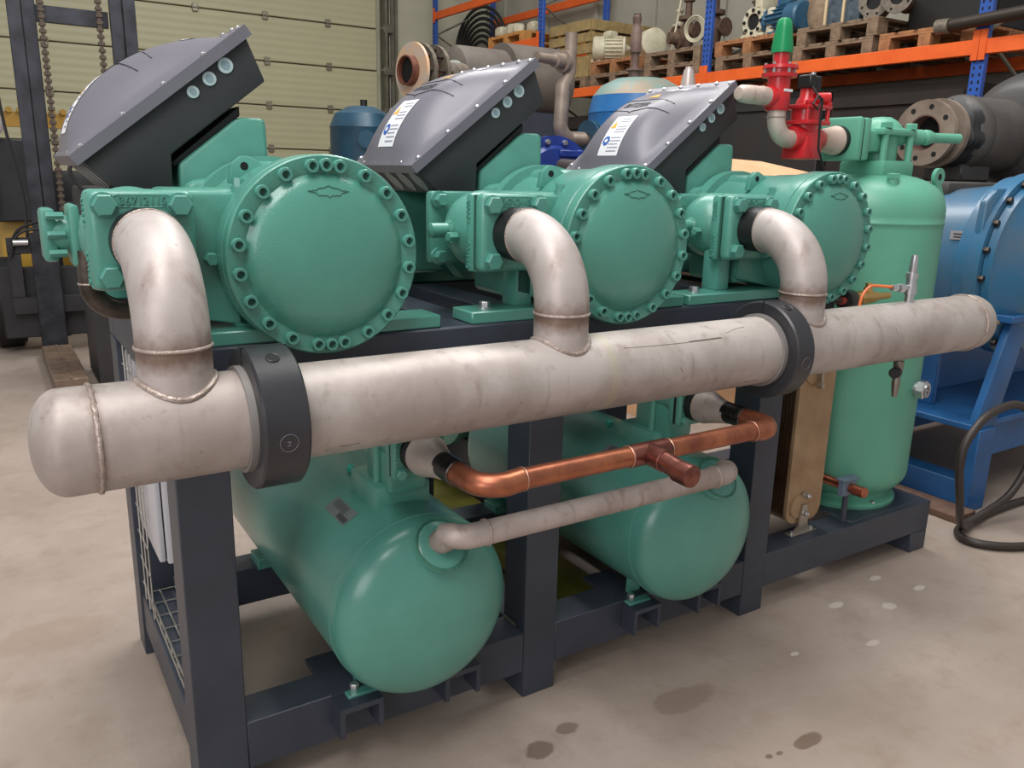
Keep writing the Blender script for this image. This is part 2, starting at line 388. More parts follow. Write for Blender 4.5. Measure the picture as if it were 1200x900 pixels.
SCR = mat('dark_scratch', (104, 88, 78), .6)
for pts_ in ([(1.1134, 1.3021, .9803), (1.1807, 1.3, .9782), (1.2796, 1.2989, .977), (1.3451, 1.2989, .9771), (1.4053, 1.2995, .9777)], [(1.30, 1.2995, .9785), (1.40, 1.3005, .9793)], [(.4792, 1.2957, .8666), (.4986, 1.2975, .8645), (.5168, 1.2954, .8669)], [(1.421, 1.3074, .9849), (1.4569, 1.3154, .9907), (1.4955, 1.3194, .9931)], [(1.2564, 1.2764, .9283), (1.2639, 1.2764, .9194), (1.271, 1.2795, .898)], [(2.0395, 1.301, .9792), (2.0484, 1.2825, .9512), (2.0527, 1.2778, .9353)], [(1.4882, 1.2975, .8636), (1.5338, 1.298, .8632)]):
    part('scratch', MB().tube([(p[0], MY+(p[1]-MY)*1.0, p[2]) for p in pts_], .0007, 5), SCR, man, 'thin dark scratch in the pipe skin')
# small fittings on the right part of the header
fit = MB(); fit.lathe((2.215, MY, .995), Z, [(0, .012), (.03, .012), (.03, .017), (.055, .017), (.055, .014), (.075, .014), (.075, .017), (.09, .017), (.092, .010), (.10, .012), (.14, .0085), (.142, 0)], 12)
fit.cyl((2.205, MY, 1.045), (2.165, MY, 1.045), .008, n=10).hexa((2.18, MY, 1.045), (2.158, MY, 1.045), .013).hexa((2.15, MY, 1.047), (2.125, MY, 1.047), .010)
part('needle_valve', fit, SCREW, man, 'chrome needle valve standing upright on the header')
dv = MB(); dv.lathe((2.21, MY, .842), -Z, [(0, .009), (.012, .009), (.012, .015), (.05, .013), (.052, .009), (.07, .012), (.085, .012), (.12, .007), (.122, 0)], 12)
dv.cyl((2.21, MY, .80), (2.185, MY-.01, .80), .009, n=10)
part('drain_valve', dv, mat('dull_nickel', (150, 142, 134), .35, metal=.85), man, 'dull metal drain valve hanging below the header')
part('valve_cap', MB().cyl((2.19, MY-.01, .80), (2.162, MY-.02, .802), .016, n=12, ch=.003), BLACK, man, 'dark round cap of the drain valve')
part('nozzle', MB().lathe((2.59, MY, .905), X, [(0, .014), (.05, .014), (.05, .019), (.085, .019), (.09, .009), (.13, .008), (.14, 0)], 12), BRASS, man, 'small brass nozzle on the end cap')
hose = arc((2.085, MY+.03, 1.0), -X, Z, .052, -.35, PI/2, 10)+[Vector((2.125, MY, 1.05))]
single('capillary_hose', MB().tube(hose, .0042, 8), mat('orange_hose', (214, 112, 60), .4), 'thin orange bent hose screwed to the chrome needle valve', 'hose')

def clamp(x0, x1, label):
    t = thing('pipe_clamp', label, 'pipe clamp', ((x0+x1)/2, MY, MZ-.12))
    R = .1215
    part('liner', MB().lathe((x0-.012, MY, MZ), X, [(0, MR+.0006), (0, MR+.007), (.02, MR+.007)], 64, cap=False), mat('grey_liner', (128, 124, 122), .4), t, 'lighter grey inner liner edge')
    o = part('clamp_ring', MB().lathe((x0, MY, MZ), X, [(0, MR+.0006), (0, R-.004), (.004, R), (x1-x0-.004, R), (x1-x0, R-.004), (x1-x0, MR+.0006), (0, MR+.0006)], 72, cap=False), HDPE, t)
    xm = (x0+x1)/2
    d = Vector((0, -math.sin(.42), math.cos(.42)))
    c = Vector((xm, MY, MZ))+d*(R-.012)
    part('bolt_hole', MB().cyl(c+d*.0, c+d*.0128, .0105, n=20), DARK, t, 'dark bolt hole in the ring')
    part('hole_rim', MB().torus(c+d*.0126, d, .0108, .0012, 24, 6), HDPE, t)
    d2 = Vector((0, -math.cos(.12), -math.sin(.12)*1.0)); c2 = Vector((xm, MY, MZ))+d2*(R+.0002)
    part('moulded_mark', MB().torus(c2, d2, .015, .0006, 28, 5), LID, t)
    part('split_line', MB().box((x0-.0008, MY-.0012, MZ+MR), (x1+.0006, MY+.0012, MZ+R+.0004)), DARK, t)
    return t, c2, d2
t1, c2, d2 = clamp(.337, .413, 'left black plastic ring clamp around the header pipe beside the first post')
text('moulded_text', 'z', .018, LID, t1, c2, X, d2.cross(X)*-1 if False else Vector((0, -d2.z, d2.y))*-1, .0006)
t2, c3, d3 = clamp(1.602, 1.664, 'right black plastic ring clamp around the header pipe next to the third elbow')

# ================================================================== screw compressors (one built, two copied)
CX, CZ = .546, 1.171     # axis of the first compressor
comp = thing('compressor', 'leftmost green screw compressor, bolted round cover largest, nearest the forklift', 'compressor', (CX, 1.85, 1.004), 'screw compressors on the frame')
R0 = .1875
# end cover: flange ring and a bulging lens
cov = [(0, 0)]
cv = MB(); pr_ = [(-.040+.040*(1-math.cos(math.asin(min(1, r/.152))))*1.0, r) for r in [.152*math.sin(PI/2*i/14) for i in range(15)]]
pr_ = [(1.512-.036*math.sqrt(max(0, 1-(r/.153)**2))**1.15, r) for r in [.153*i/18 for i in range(19)]]
pr_ += [(1.5125, .1545), (1.511, .158), (1.510, R0-.003), (1.512, R0-.0005), (1.514, R0), (1.5365, R0)]
part('end_cover', cv.lathe((CX, 0, CZ), Y, [(a, r) for a, r in pr_], 96), GREENP, comp)
part('gasket', MB().lathe((CX, 1.5365, CZ), Y, [(0, R0-.004), (.003, R0-.004)], 96), DARK, comp)
def above_rail(v): return Vector((v.x, v.y, max(v.z, 1.0065))) if v.y > 1.5445 else v
bf = MB(); bf.lathe((CX, 0, CZ), Y, [(1.5395, R0-.002), (1.5415, R0), (1.58, R0), (1.63, .178), (1.70, .176), (1.74, .165)], 96); bf.sub(above_rail)
part('cylinder_flange', bf, GREEN, comp)
# cap screws
sc_ = MB(); sc_.lathe((0, 0, 0), -Y, [(-.003, .0125), (.012, .0125), (.0135, .0115), (.0135, .0072)], 20, cap=False)
sc_.lathe((0, 0, 0), -Y, [(.0135, .0072), (.006, .0068), (.006, 0)], 6, cap=False)
angs = [0, 9, -9, 180, 171, 189]+[s*(27+18*k) for s in (1, -1) for k in range(8)]
first = None
for a in angs:
    p = Vector((CX+.168*math.sin(math.radians(a)), 1.510, CZ+.168*math.cos(math.radians(a))))
    if first is None:
        m_ = MB(); m_.v = [v+p for v in sc_.v]; m_.f = sc_.f
        first = part('cap_screw', m_, GREEN, comp, at=p); p0 = p
        hm = MB().lathe(p+Vector((0, -.0064, 0)), -Y, [(0, .0062), (.0004, .0062)], 6)
        hs = part('hex_socket', hm, mat('socket_shadowed_green', (40, 86, 72), .6), first, at=p)
    else:
        c = again(first, p-p0, comp); h = again(hs, (0, 0, 0), c)
# emblem on the cover: flat winged outline
def cover_y(r): return 1.512-.036*math.sqrt(max(0, 1-(r/.153)**2))**1.15
em = [(a*.70, .120+(b_-.116)*.62) for a, b_ in [(-.056, .118), (-.034, .113), (-.030, .106), (-.006, .106), (0, .100), (.006, .106), (.030, .106), (.034, .113), (.056, .118), (.034, .121), (.029, .126), (.012, .128), (0, .134), (-.012, .128), (-.029, .126), (-.034, .121)]]
pts = []
for (a, b_), (c, d) in zip(em, em[1:]+em[:1]):
    for k in range(4):
        x = a+(c-a)*k/4; z = b_+(d-b_)*k/4; pts.append((CX+x, cover_y(math.hypot(x, z))-.0004, CZ+z))
part('cast_emblem', MB().tube(pts, .0011, 5, closed=True), mat('emblem_groove_green', (44, 100, 82), .5), comp, 'raised wing-shaped emblem outline')
# housing between discharge valve and cylinder
hb = MB()
hb.box((CX-.262, 1.612, 1.045), (CX-.10, 1.80, 1.291), .016, seg=3)
hb.prism([(CX-.262, 1.06), (CX-.10, 1.02), (CX-.10, 1.285), (CX-.262, 1.285)], 1, 1.60, 1.66, .008)
hb.lathe((CX, 0, CZ), Y, [(1.70, .165), (1.78, .162), (1.86, .165), (1.864, .186), (1.90, .186), (1.904, .168), (2.14, .168), (2.144, .186), (2.19, .186), (2.196, .165), (2.40, .160), (2.43, .14), (2.45, .09)], 64)
hb.box((CX-.06, 1.72, 1.28), (CX+.10, 1.93, 1.345), .03, seg=3)
hb.sub(lambda v: Vector((v.x, v.y, max(v.z, 1.03))))
part('housing', hb, GREENC, comp)
part('motor_flange', MB().box((CX-.30, 2.20, 1.045), (CX+.20, 2.225, 1.325), .02, seg=2), GREENC, comp); part('motor_flange', MB().box((CX-.285, 2.24, 1.055), (CX+.19, 2.265, 1.315), .02, seg=2), GREENC, comp)
part('plug', MB().hexa((CX-.195, 1.60, 1.165), (CX-.195, 1.578, 1.165), .013), GREEN, comp)
part('plug', MB().hexa((CX-.13, 1.62, 1.291), (CX-.13, 1.62, 1.312), .011).cyl((CX-.13, 1.62, 1.285), (CX-.13, 1.62, 1.296), .014, n=14), GREEN, comp)
# pedestal under the terminal box
pd = MB().prism([(CX-.178, 1.27), (CX-.176, 1.336), (CX-.054, 1.432), (CX-.040, 1.438), (CX+.008, 1.438), (CX+.014, 1.43), (CX+.018, 1.26)], 1, 1.912, 2.20, .009)
pd.prism([(CX-.19, 1.20), (CX-.17, 1.30), (CX+.05, 1.33), (CX+.12, 1.30), (CX+.14, 1.18)], 1, 1.88, 2.24, .02)
part('terminal_box_pedestal', pd, GREENC, comp)
ad = MB().prism([(CX-.190, 1.338), (CX-.182, 1.330), (CX-.040, 1.441), (CX-.040, 1.462)], 1, 1.925, 2.19, .002)
part('box_adapter', ad, BLACK, comp, 'black strip between box and pedestal')
# lifting eye
le = MB(); base = CX-.10
lp = [(1.69, 1.33), (1.70, 1.355), (1.715, 1.372), (1.735, 1.372), (1.75, 1.36), (1.78, 1.345), (1.80, 1.33)]
for sy in (0,):
    n = 20; vs = []; 
    le.prism([(CX-.125, 1.30), (CX-.118, 1.338), (CX-.10, 1.353), (CX-.085, 1.354), (CX-.065, 1.345), (CX-.045, 1.332), (CX+.0, 1.330), (CX+.0, 1.30)], 1, 1.712, 1.73, .003)
part('lifting_eye', le, GREEN, comp)
part('eye_hole', MB().cyl((CX-.093, 1.7114, 1.334), (CX-.093, 1.7306, 1.334), .008, n=18), DARK, comp, 'dark hole through the lifting eye')
# foot bar on the frame and its leg
def foot(dx, w_, par):
    f = MB().box((CX+dx, 1.562, 1.0045), (CX+dx+w_, 1.655, 1.032), .003)
    o = part('foot_bar', f, GREEN, par)
    lg = MB().box((CX+dx+.135, 1.60, 1.03), (CX+dx+.185, 1.66, 1.14), .008, seg=2)
    o2 = part('foot_leg', lg, GREEN, par)
    nb = part('foot_bolt', MB().hexa((CX+dx+.06, 1.61, 1.032), (CX+dx+.06, 1.61, 1.047), .013).cyl((CX+dx+.06, 1.61, 1.0315), (CX+dx+.06, 1.61, 1.034), .017, n=16), SCREW, par)
    rf = part('rear_foot_bar', MB().box((CX+dx-.02, 2.262, 1.0045), (CX+dx+w_, 2.355, 1.035), .003).box((CX+dx+.13, 2.27, 1.03), (CX+dx+.20, 2.35, 1.12), .01), GREEN, par)
    return [o, o2, nb, rf]
# ---- terminal box: local frame u (up the slope), v (away, +Y), n (out of the lid)
TU = Vector((math.cos(math.radians(38)), 0, math.sin(math.radians(38)))); TN = Vector((-TU.z, 0, TU.x)); TO = Vector((.165, 1.89, 1.338)); TL, TW = .455, .385
def T(u, v, n_=0): return TO+TU*u+Y*v+TN*n_
tb = MB(); poly = [(.012, -.012), (.05, -.082), (.105, -.118), (.19, -.118), (.165, -.090), (.455, -.118), (.452, -.012)]
poly = [( .178, 1.345), (.247, 1.276), (.352, 1.276), (.352, 1.352), (.556, 1.516), (.520, 1.600), (.18, 1.35)]
tb.prism([(.180, 1.338), (.245, 1.278), (.352, 1.278), (.354, 1.355), (.560, 1.516), (.522, 1.606)], 1, 1.905, 1.89+TW-.015, .004)
box_ = part('terminal_box', tb, BOXB, comp, 'black terminal box housing')
# lid frame + pillow
nu, nv = 28, 22; vs = []; fs = []
def hgt(u, v):
    s = min(1, max(0, (u-.012)/(TL-.035-.012))); a = math.sin(PI*s**.86)**.72 if 0 < s < 1 else 0
    e = min(v-.02, TW-.02-v)/.10; e = min(1, max(0, e)); e = 1-(1-e)**1.7
    return .078*a*e
for i in range(nu+1):
    for j in range(nv+1):
        u = TL*i/nu; v = TW*j/nv; vs.append(T(u, v, .010+hgt(u, v)))
for i in range(nu):
    for j in range(nv): a = i*(nv+1)+j; fs.append((a, a+1, a+nv+2, a+nv+1))
lidm = MB().add(vs, fs)
# skirt
per = [i*(nv+1) for i in range(nu+1)]+[nu*(nv+1)+j for j in range(1, nv+1)]+[i*(nv+1)+nv for i in range(nu-1, -1, -1)]+[j for j in range(nv-1, 0, -1)]
o_ = len(lidm.v); lidm.v += [lidm.v[p]-TN*.024 for p in per]
for k in range(len(per)): l = (k+1) % len(per); lidm.f.append((per[k], per[l], o_+l, o_+k))
lidm.f.append(tuple(range(o_, o_+len(per))))
lid = part('terminal_box_lid', lidm, LID, comp, 'smooth grey domed lid', sharp=50)
scr = None
sp = [(u, .010) for u in (.03, .135, .24, .345, .44)]+[(u, TW-.010) for u in (.03, .135, .24, .345, .44)]+[(.010, v) for v in (.07, .15, .23, .31)]+[(TL-.010, v) for v in (.07, .15, .23, .31)]
for u, v in sp:
    p = T(u, v, .010)
    if scr is None: scr = part('lid_screw', MB().lathe(p, TN, [(-.001, .0065), (.003, .0065), (.0055, .004), (.0057, 0)], 10), SCREW, lid, at=p); s0 = p
    else: again(scr, p-s0, lid)
GL = mat('cable_plug_rim', (196, 210, 214), .35); GLC = mat('cable_plug_centre', (142, 164, 174), .3)
for (x, z), r in zip(((.406, 1.483), (.441, 1.512), (.476, 1.541)), (.015, .017, .019)):
    g = part('cable_plug', MB().lathe((x, 1.906, z), -Y, [(0, r*.84), (.004, r*.84), (.005, r*.7)], 28), GL, box_, 'pale round plug')
    part('plug_centre', MB().lathe((x, 1.9015, z), -Y, [(0, r*.72), (.0012, r*.7)], 28), GLC, comp) if False else None
    ctr = MB().lathe((x, 1.9012, z), -Y, [(0, r*.5), (.001, r*.48)], 28); 
    g2 = part('plug_centre', ctr, GLC, box_)
# big knock-outs in the lower sloping face
KN = Vector((-.066, 0, -.065)).normalized(); KD = Vector((.735, 0, -.678)).normalized()
slope_d = (Vector((.245, 0, 1.278))-Vector((.180, 0, 1.338))); SL = slope_d.length; slope_d.normalize(); slope_n = Vector((slope_d.z, 0, -slope_d.x)); 
for k in range(4):
    c = Vector((.180, 0, 1.338))+slope_d*(SL*.5)+Vector((0, 1.955+.075*k, 0))+slope_n*.0002
    ks = MB(); vs = []; n = 24
    for h_ in (0, .002):
        for i in range(n): a = 2*PI*i/n; vs.append(c+slope_d*(.036*math.cos(a))+Y*(.026*math.sin(a))+slope_n*h_)
    ks.add(vs, [tuple(range(n, 2*n)), tuple(range(n))[::-1]]+[(i, (i+1) % n, n+(i+1) % n, n+i) for i in range(n)])
    part('knock_out', ks, mat('knock_out_grey', (108, 116, 118), .4), box_, 'grey oval knock-out')
part('cable_boss', MB().cyl((.262, 1.93, 1.29), (.235, 1.915, 1.268), .017, n=18, ch=.003), BLACK, comp, 'small black cable gland')
# stickers that follow the dome
def sticker(name, u0, u1, v0, v1, M, par, lift=.0012, nseg=8, label=None, shp=None):
    vs = []; fs = []
    if shp:
        vs = [T(u, v, .010+hgt(u, v)+lift) for u, v in shp]; fs = [tuple(range(len(shp)))]
    else:
        for i in range(nseg+1):
            for j in range(5):
                u = u0+(u1-u0)*i/nseg; v = v0+(v1-v0)*j/4; vs.append(T(u, v, .010+hgt(u, v)+lift))
        for i in range(nseg):
            for j in range(4): a = i*5+j; fs.append((a, a+1, a+6, a+5))
    return part(name, MB().add(vs, fs), M, par, label, sharp=80)
V0, V1 = .128, .222
st = sticker('warning_label', .036, .172, V0, V1, WHITEL, lid, label='white instruction label with warning triangle and blue sign')
AMB = mat('amber_print', (226, 170, 60), .5); BLU = mat('blue_print', (52, 96, 176), .5); INK = mat('grey_print', (150, 152, 168), .6); INKD = mat('dark_print', (48, 46, 50), .6)
sticker('printed_triangle', 0, 0, 0, 0, AMB, lid, .002, shp=[(.122, V1-.004), (.122, V1-.032), (.150, V1-.018)])
sticker('printed_disc', 0, 0, 0, 0, BLU, lid, .002, shp=[(.078+.015*math.cos(2*PI*i/20), V1-.020+.015*math.sin(2*PI*i/20)) for i in range(20)])
sticker('printed_disc_mark', 0, 0, 0, 0, WHITEL, lid, .0026, shp=[(.078+.006*math.cos(2*PI*i/8), V1-.020+.007*math.sin(2*PI*i/8)) for i in range(8)])
for k in range(12):
    u = .046+.0100*k
    if k in (5, 9): continue
    ve = V1-.036 if k > 3 else V1-.036
    sticker('printed_line', u, u+.0030, V0+.006+random.uniform(0, .012), ve, INK, lid, .002, 1)
sticker('warning_triangle', 0, 0, 0, 0, AMB, lid, .0015, shp=[(.285, .200), (.285, .150), (.320, .175)], label='yellow warning triangle')
sticker('name_label', .352, .378, .10, .19, WHITEL, lid, label='narrow white label near the upper edge')
def lidline(path, r=.0012, name='embossed_outline'):
    P = []
    for (a, b_), (c, d) in zip(path, path[1:]):
        for k in range(6): u = a+(c-a)*k/6; v = b_+(d-b_)*k/6; P.append(T(u, v, .0106+hgt(u, v)))
    u, v = path[-1]; P.append(T(u, v, .0106+hgt(u, v)))
    part(name, MB().tube(P, r, 5), INKD, lid)
lidline([(.262, .34), (.268, .25), (.268, .24), (.268, .07)])
lidline([(.225, .34), (.215, .29), (.208, .27), (.198, .20), (.190, .192), (.198, .184), (.212, .115), (.226, .06)])
tx = text('embossed_name', 'BITZER', .036, INKD, lid, T(.232, .195, .012), -Y, TU, .0006, shear=.25)
for v in tx.data.vertices:
    p = v.co+root_of(lid); q = p-TO; u = q.dot(TU); vv = q.y; n_ = q.dot(TN)
    v.co = T(u, vv, .0110+hgt(u, vv)+(.0006 if n_ > .012 else 0))-root_of(lid)

# ---- discharge shut-off valve on the left front
EX = ELX[0]
def valve(par):
    G = GREENC
    val = part('discharge_valve', MB().box((EX-.087, 1.586, EZ-.087), (EX+.087, 1.618, EZ+.087), .012, seg=2).lathe((EX, 1.604, EZ), Y, [(0, .074), (.018, .080)]+[(.085+.088*math.sin(a), .090*math.cos(a)) for a in [-.78+1.9*i/12 for i in range(13)]]+[(.20, .045)], 48)
               .box((EX-.02, 1.63, EZ-.078), (EX+.12, 1.78, EZ+.084), .012, seg=2), G, par)
    part('valve_flange', MB().box((EX-.085, 1.545, EZ-.083), (EX+.085, 1.581, EZ+.087), .014, seg=3), G, val)
    part('flange_gasket', MB().box((EX-.081, 1.580, EZ-.079), (EX+.081, 1.5865, EZ+.082)), MATS['socket_shadowed_green'], val)
    b0 = None
    for dx, dz in ((-.060, .062), (.060, .062), (-.058, -.058), (.060, -.058)):
        p = Vector((EX+dx, 1.545, EZ+dz))
        if b0 is None: b0 = part('flange_bolt', MB().cyl(p, p-Y*.003, .0215, n=24).hexa(p-Y*.003, p-Y*.018, .0200), GREEN, val, at=p); q0 = p
        else: again(b0, p-q0, val)
    part('bonnet_plate', MB().box((EX-.095, 1.765, EZ-.085), (EX+.03, 1.80, EZ+.085), .01, seg=2), G, val)
    for dx, dz in ((-.078, .066), (-.078, -.066)):
        p = Vector((EX+dx, 1.765, EZ+dz)); part('bonnet_bolt', MB().cyl(p, p-Y*.012, .02, n=20).hexa(p-Y*.01, p-Y*.03, .016), GREEN, val)
    part('spindle', MB().lathe((EX-.085, 1.69, EZ), -X, [(-.03, .024), (.004, .024), (.010, .017), (.05, .017), (.052, .014)], 16).hexa((EX-.088, 1.655, EZ-.012), (EX-.112, 1.65, EZ-.012), .011), G, val)
    text('cast_number', '36712115', .019, GREEN, val, (EX+.001, 1.5440, EZ+.069), X, Z, .0016)
    rim = [];
    for sx in (1, -1):
        rim += [(EX+sx*.038+sx*.0105*math.cos(a), 1.5448, EZ+.069+sx*.0105*math.sin(a)) for a in [-PI/2+PI*i/8 for i in range(9)]]
    part('number_frame', MB().tube(rim, .0010, 5, closed=True), GREEN, val)
    text('cast_size', 'DN100', .020, GREEN, val, (EX-.0873, 1.601, EZ-.048), Z, -Y*-1, .0012)
    text('cast_size', '1280R', .020, GREEN, val, (EX-.0873, 1.601, EZ+.045), Z, Y, .0012)
    text('cast_mark', 'AWA', .020, GREEN, val, (EX-.0895, 1.680, EZ-.005), Z, Y, .002)
    text('cast_mark', 'GJS', .022, GREEN, val, (EX+.074, 1.5440, EZ+.005), Z, -X, .0016)
    return val
val = valve(comp)
# copies
def dup_comp(dx, label, vdx, foots):
    c = copy_tree(comp, (CX+dx, 1.85, 1.004), label)
    for ch in c.children:
        if ch.name.startswith('discharge_valve'): ch.location.x += vdx
    for f in foots: pass
    return c
SP2, SP3 = .745, 1.484
comp2 = dup_comp(SP2, 'middle green screw compressor, its grey lid with white label between the other two', ELX[1]-EX-SP2, ())
comp3 = dup_comp(SP3, 'rightmost green screw compressor next to the tall green vessel', ELX[2]-EX-SP3, ())
for o in list(val.children):
    if o.name.split('.')[0] in ('spindle', 'bonnet_plate', 'bonnet_bolt', 'cast_mark') and o.parent == val and o.location.x < 1 and not o.name.startswith('cast_mark.00x'): D.objects.remove(o)
foot(-.29, .56, comp)
CXs = CX
CX = CXs+SP2; foot(-.398, .64, comp2)
CX = CXs+SP3; foot(-.478, .60, comp3)
CX = CXs

# economiser shut-off valve with its bent pipe, left of the first compressor
ev = thing('angle_valve', 'small green flanged angle valve left of the first compressor, with a brown bent pipe below', 'valve', (.14, 1.80, 1.08))
e = MB(); e.box((.092, 1.79, 1.148), (.118, 1.87, 1.248), .008, seg=2).box((.138, 1.78, 1.138), (.158, 1.87, 1.256), .008, seg=2)
e.lathe((.104, 1.825, 1.198), X, [(0, .034), (.02, .040), (.04, .034), (.10, .04)], 24)
part('valve_body', e, GREENC, ev)
for z in (1.165, 1.20, 1.235): part('valve_bolt', MB().hexa((.130, 1.79, z), (.100, 1.785, z), .008), GREEN, ev)
pp = [Vector((.165, 1.79, 1.17)), Vector((.165, 1.79, 1.10))]+[Vector((.165+.06-.06*math.cos(a), 1.79, 1.10-.05*math.sin(a)*1.0)) for a in [PI/2*i/8 for i in range(1, 9)]]+[Vector((.34, 1.79, 1.05))]
part('bent_pipe', MB().tube(pp, .021, 20), STEELD, ev, 'heat-stained bent steel pipe')
part('weld_seam', MB().torus((.165, 1.79, 1.105), Z, .0215, .002, 24, 6), WELD, ev); part('weld_seam', MB().torus((.232, 1.79, 1.05), X, .0215, .002, 24, 6), WELD, ev)

# ================================================================== two horizontal vessels under the compressors
def head(R, h, n=14, p=2.25):
    out = []
    for i in range(n+1):
        a = PI/2*i/n; out.append((h-h*math.cos(a)**(2/p), R*math.sin(a)**(2/p) if i else 0))
    return out
VX, VZ, VR, VY = .727, .4015, .2065, 1.395
BOSS = mat('weld_edge_green', (60, 118, 98), .5, bump=.5, bscale=120)
ves = thing('receiver_vessel', 'green lying receiver vessel under the left compressor, with grey type label', 'vessel', (VX, 1.9, .181))
part('shell', MB().lathe((VX, VY, VZ), Y, head(VR, .095)+[(.20, VR), (.85, VR)]+[(1.045-t, r) for t, r in reversed(head(VR, .095))], 96), GREEN, ves, sharp=60)
part('head_seam', MB().torus((VX, VY+.105, VZ), Y, VR+.0002, .0012, 80, 5), GREEN, ves)
bc = Vector((.745, VY+.026, .568)); bn = Vector((.03, -.72, .69)).normalized()
part('nozzle_pad', MB().lathe(bc-bn*.02, bn, [(0, .056), (.018, .055), (.021, .051), (.0215, .03)], 40), GREEN, ves)
part('pad_weld', MB().tube([bc+bn*.001+(bn.cross(Z).normalized()*math.cos(2*PI*i/40)+bn.cross(bn.cross(Z).normalized())*math.sin(2*PI*i/40))*(.0575+.001*(i % 2)) for i in range(40)], .0025, 6, closed=True), BOSS, ves)
for dx, s in ((-.118, 1), (.112, -1)):
    f = MB(); x = VX+dx
    f.box((x-.038, VY+.14, .1815), (x+.038, VY+.215, .190), .002).prism([(x-s*.004, .185), (x+s*.038, .185), (x+s*.038, VZ-VR+.075), (x-s*.004, VZ-VR+.055)], 1, VY+.19, VY+.20)
    part('vessel_foot', f, GREEN, ves)
    part('foot_bolt', MB().hexa((x-s*.015, VY+.165, .19), (x-s*.015, VY+.165, .204), .011), SCREW, ves)
    part('rear_foot', MB().box((x-.038, 2.25, .1815), (x+.038, 2.33, .215), .002), GREEN, ves)
# valve on the vessel
vx = .735
vb = MB(); vb.box((vx-.068, 1.585, VZ+VR-.035), (vx+.068, 1.745, VZ+VR+.045), .012, seg=2)
vb.box((vx-.045, 1.56, VZ+VR+.03), (vx+.045, 1.70, .83), .012, seg=2).lathe((vx, 1.55, .752), Y, [(0, .055), (.03, .05), (.12, .05), (.14, .03)], 28)
outv = part('outlet_valve', vb, GREENC, ves)
part('valve_flange', MB().box((vx-.062, 1.505, .692), (vx+.062, 1.527, .812), .012, seg=3), GREENC, outv)
part('valve_flange', MB().box((vx-.062, 1.531, .692), (vx+.062, 1.553, .812), .01, seg=2), GREENC, outv)
part('flange_gasket', MB().box((vx-.058, 1.526, .696), (vx+.058, 1.533, .808)), DARK, outv)
for dx, dz in ((-.045, -.044), (.045, -.044), (-.045, .044), (.045, .044)):
    part('flange_bolt', MB().cyl((vx+dx, 1.506, .752+dz), (vx+dx, 1.502, .752+dz), .014, n=18).hexa((vx+dx, 1.503, .752+dz), (vx+dx, 1.493, .752+dz), .0125), GREEN, outv)
for dx in (-.05, .05): part('valve_stud', MB().cyl((vx+dx, 1.62, VZ+VR+.04), (vx+dx, 1.62, .80), .009, n=12), GREENC, outv)
text('cast_number', '36712109', .016, GREEN, outv, (vx-.050, 1.5040, .748), Z, -X, .0012)
part('valve_neck_cap', MB().hexa((.709, 1.833, VZ+VR-.012), (.700, 1.822, VZ+VR+.014), .011), mat('turquoise_plastic', (70, 190, 170), .4), ves, 'small turquoise plug on the shell')
# type label on the shell: grey plate with a barcode-like block
def onshell(a, y, lift): return Vector((VX-(VR+lift)*math.sin(a), y, VZ+(VR+lift)*math.cos(a)))
def shell_patch(name, a0, a1, y0, y1, M, lift, par, label=None):
    vs = [onshell(a0+(a1-a0)*i/6, y, lift) for i in range(7) for y in (y0, y1)]; return part(name, MB().add(vs, [(2*i, 2*i+1, 2*i+3, 2*i+2) for i in range(6)]), M, par, label, sharp=80)
TP = mat('type_label_grey', (128, 138, 138), .4, metal=.3)
pl = shell_patch('type_label', .46, .66, 1.615, 1.735, TP, .0008, ves, 'grey type label with small print')
for k in range(6): shell_patch('printed_line', .48+.016*k, .486+.016*k, 1.65, 1.72, INKD, .0013, pl)
for k in range(9): shell_patch('printed_bar', .58+.0075*k, .584+.0075*k, 1.62, 1.67, INKD, .0013, pl)
ves2 = copy_tree(ves, (VX+.818, 1.9, .181), 'green lying receiver vessel under the middle and right compressors, beside the brown heat exchanger')

# ---- copper discharge pipe between the vessels
CUY, CUZ, CUR = 1.238, .764, .0215
cu = thing('copper_pipe', 'polished copper pipe with capped tee joining the two vessel valves below the header', 'pipe', (1.14, CUY, CUZ))
x1, x2, er = .735, 1.548, .052
def cuel(xa, sx):
    c = Vector((xa+sx*er, CUY+er, .758)); P = [Vector((xa, 1.345, .756)), Vector((xa, CUY+er, .758))]+arc(c, X*(-sx), -Y, er, 0, PI/2, 10)[1:]+[Vector((xa+sx*(er+.035), CUY, CUZ-.002))]
    part('copper_elbow', MB().tube(P, CUR+.0022, 28), COPPER, cu)
    part('solder_joint', MB().torus((xa, 1.343, .756), Y, CUR+.003, .0018, 28, 6), mat('solder', (190, 150, 130), .4, metal=.8), cu); part('solder_joint', MB().torus((xa+sx*(er+.036), CUY, CUZ-.002), X, CUR+.002, .0014, 28, 6), MATS['solder'], cu)
    part('steel_ferrule', MB().cyl((xa, 1.40, .756), (xa, 1.335, .756), CUR+.0055, n=28, ch=.002), mat('burnt_steel_ferrule', (92, 84, 80), .3, metal=.85, rgb2=(48, 44, 42), cscale=30), cu, 'dark steel ferrule')
    part('reducer', MB().lathe((xa, 1.482, .753), -Y, [(0, .046), (.018, .046), (.05, .036), (.085, .0275), (.092, .0275)], 36), SMALLP, cu, 'pale steel reducer cone')
    part('black_collar', MB().lathe((xa, 1.506, .753), -Y, [(0, .047), (.026, .047), (.028, .044)], 36), BLACK, cu, 'black painted collar')
cuel(x1, 1); cuel(x2, -1)
part('copper_tube', MB().cyl((x1+er+.03, CUY, CUZ-.002), (x2-er-.03, CUY, CUZ-.002), CUR, n=32), COPPER, cu)
tx_ = 1.142
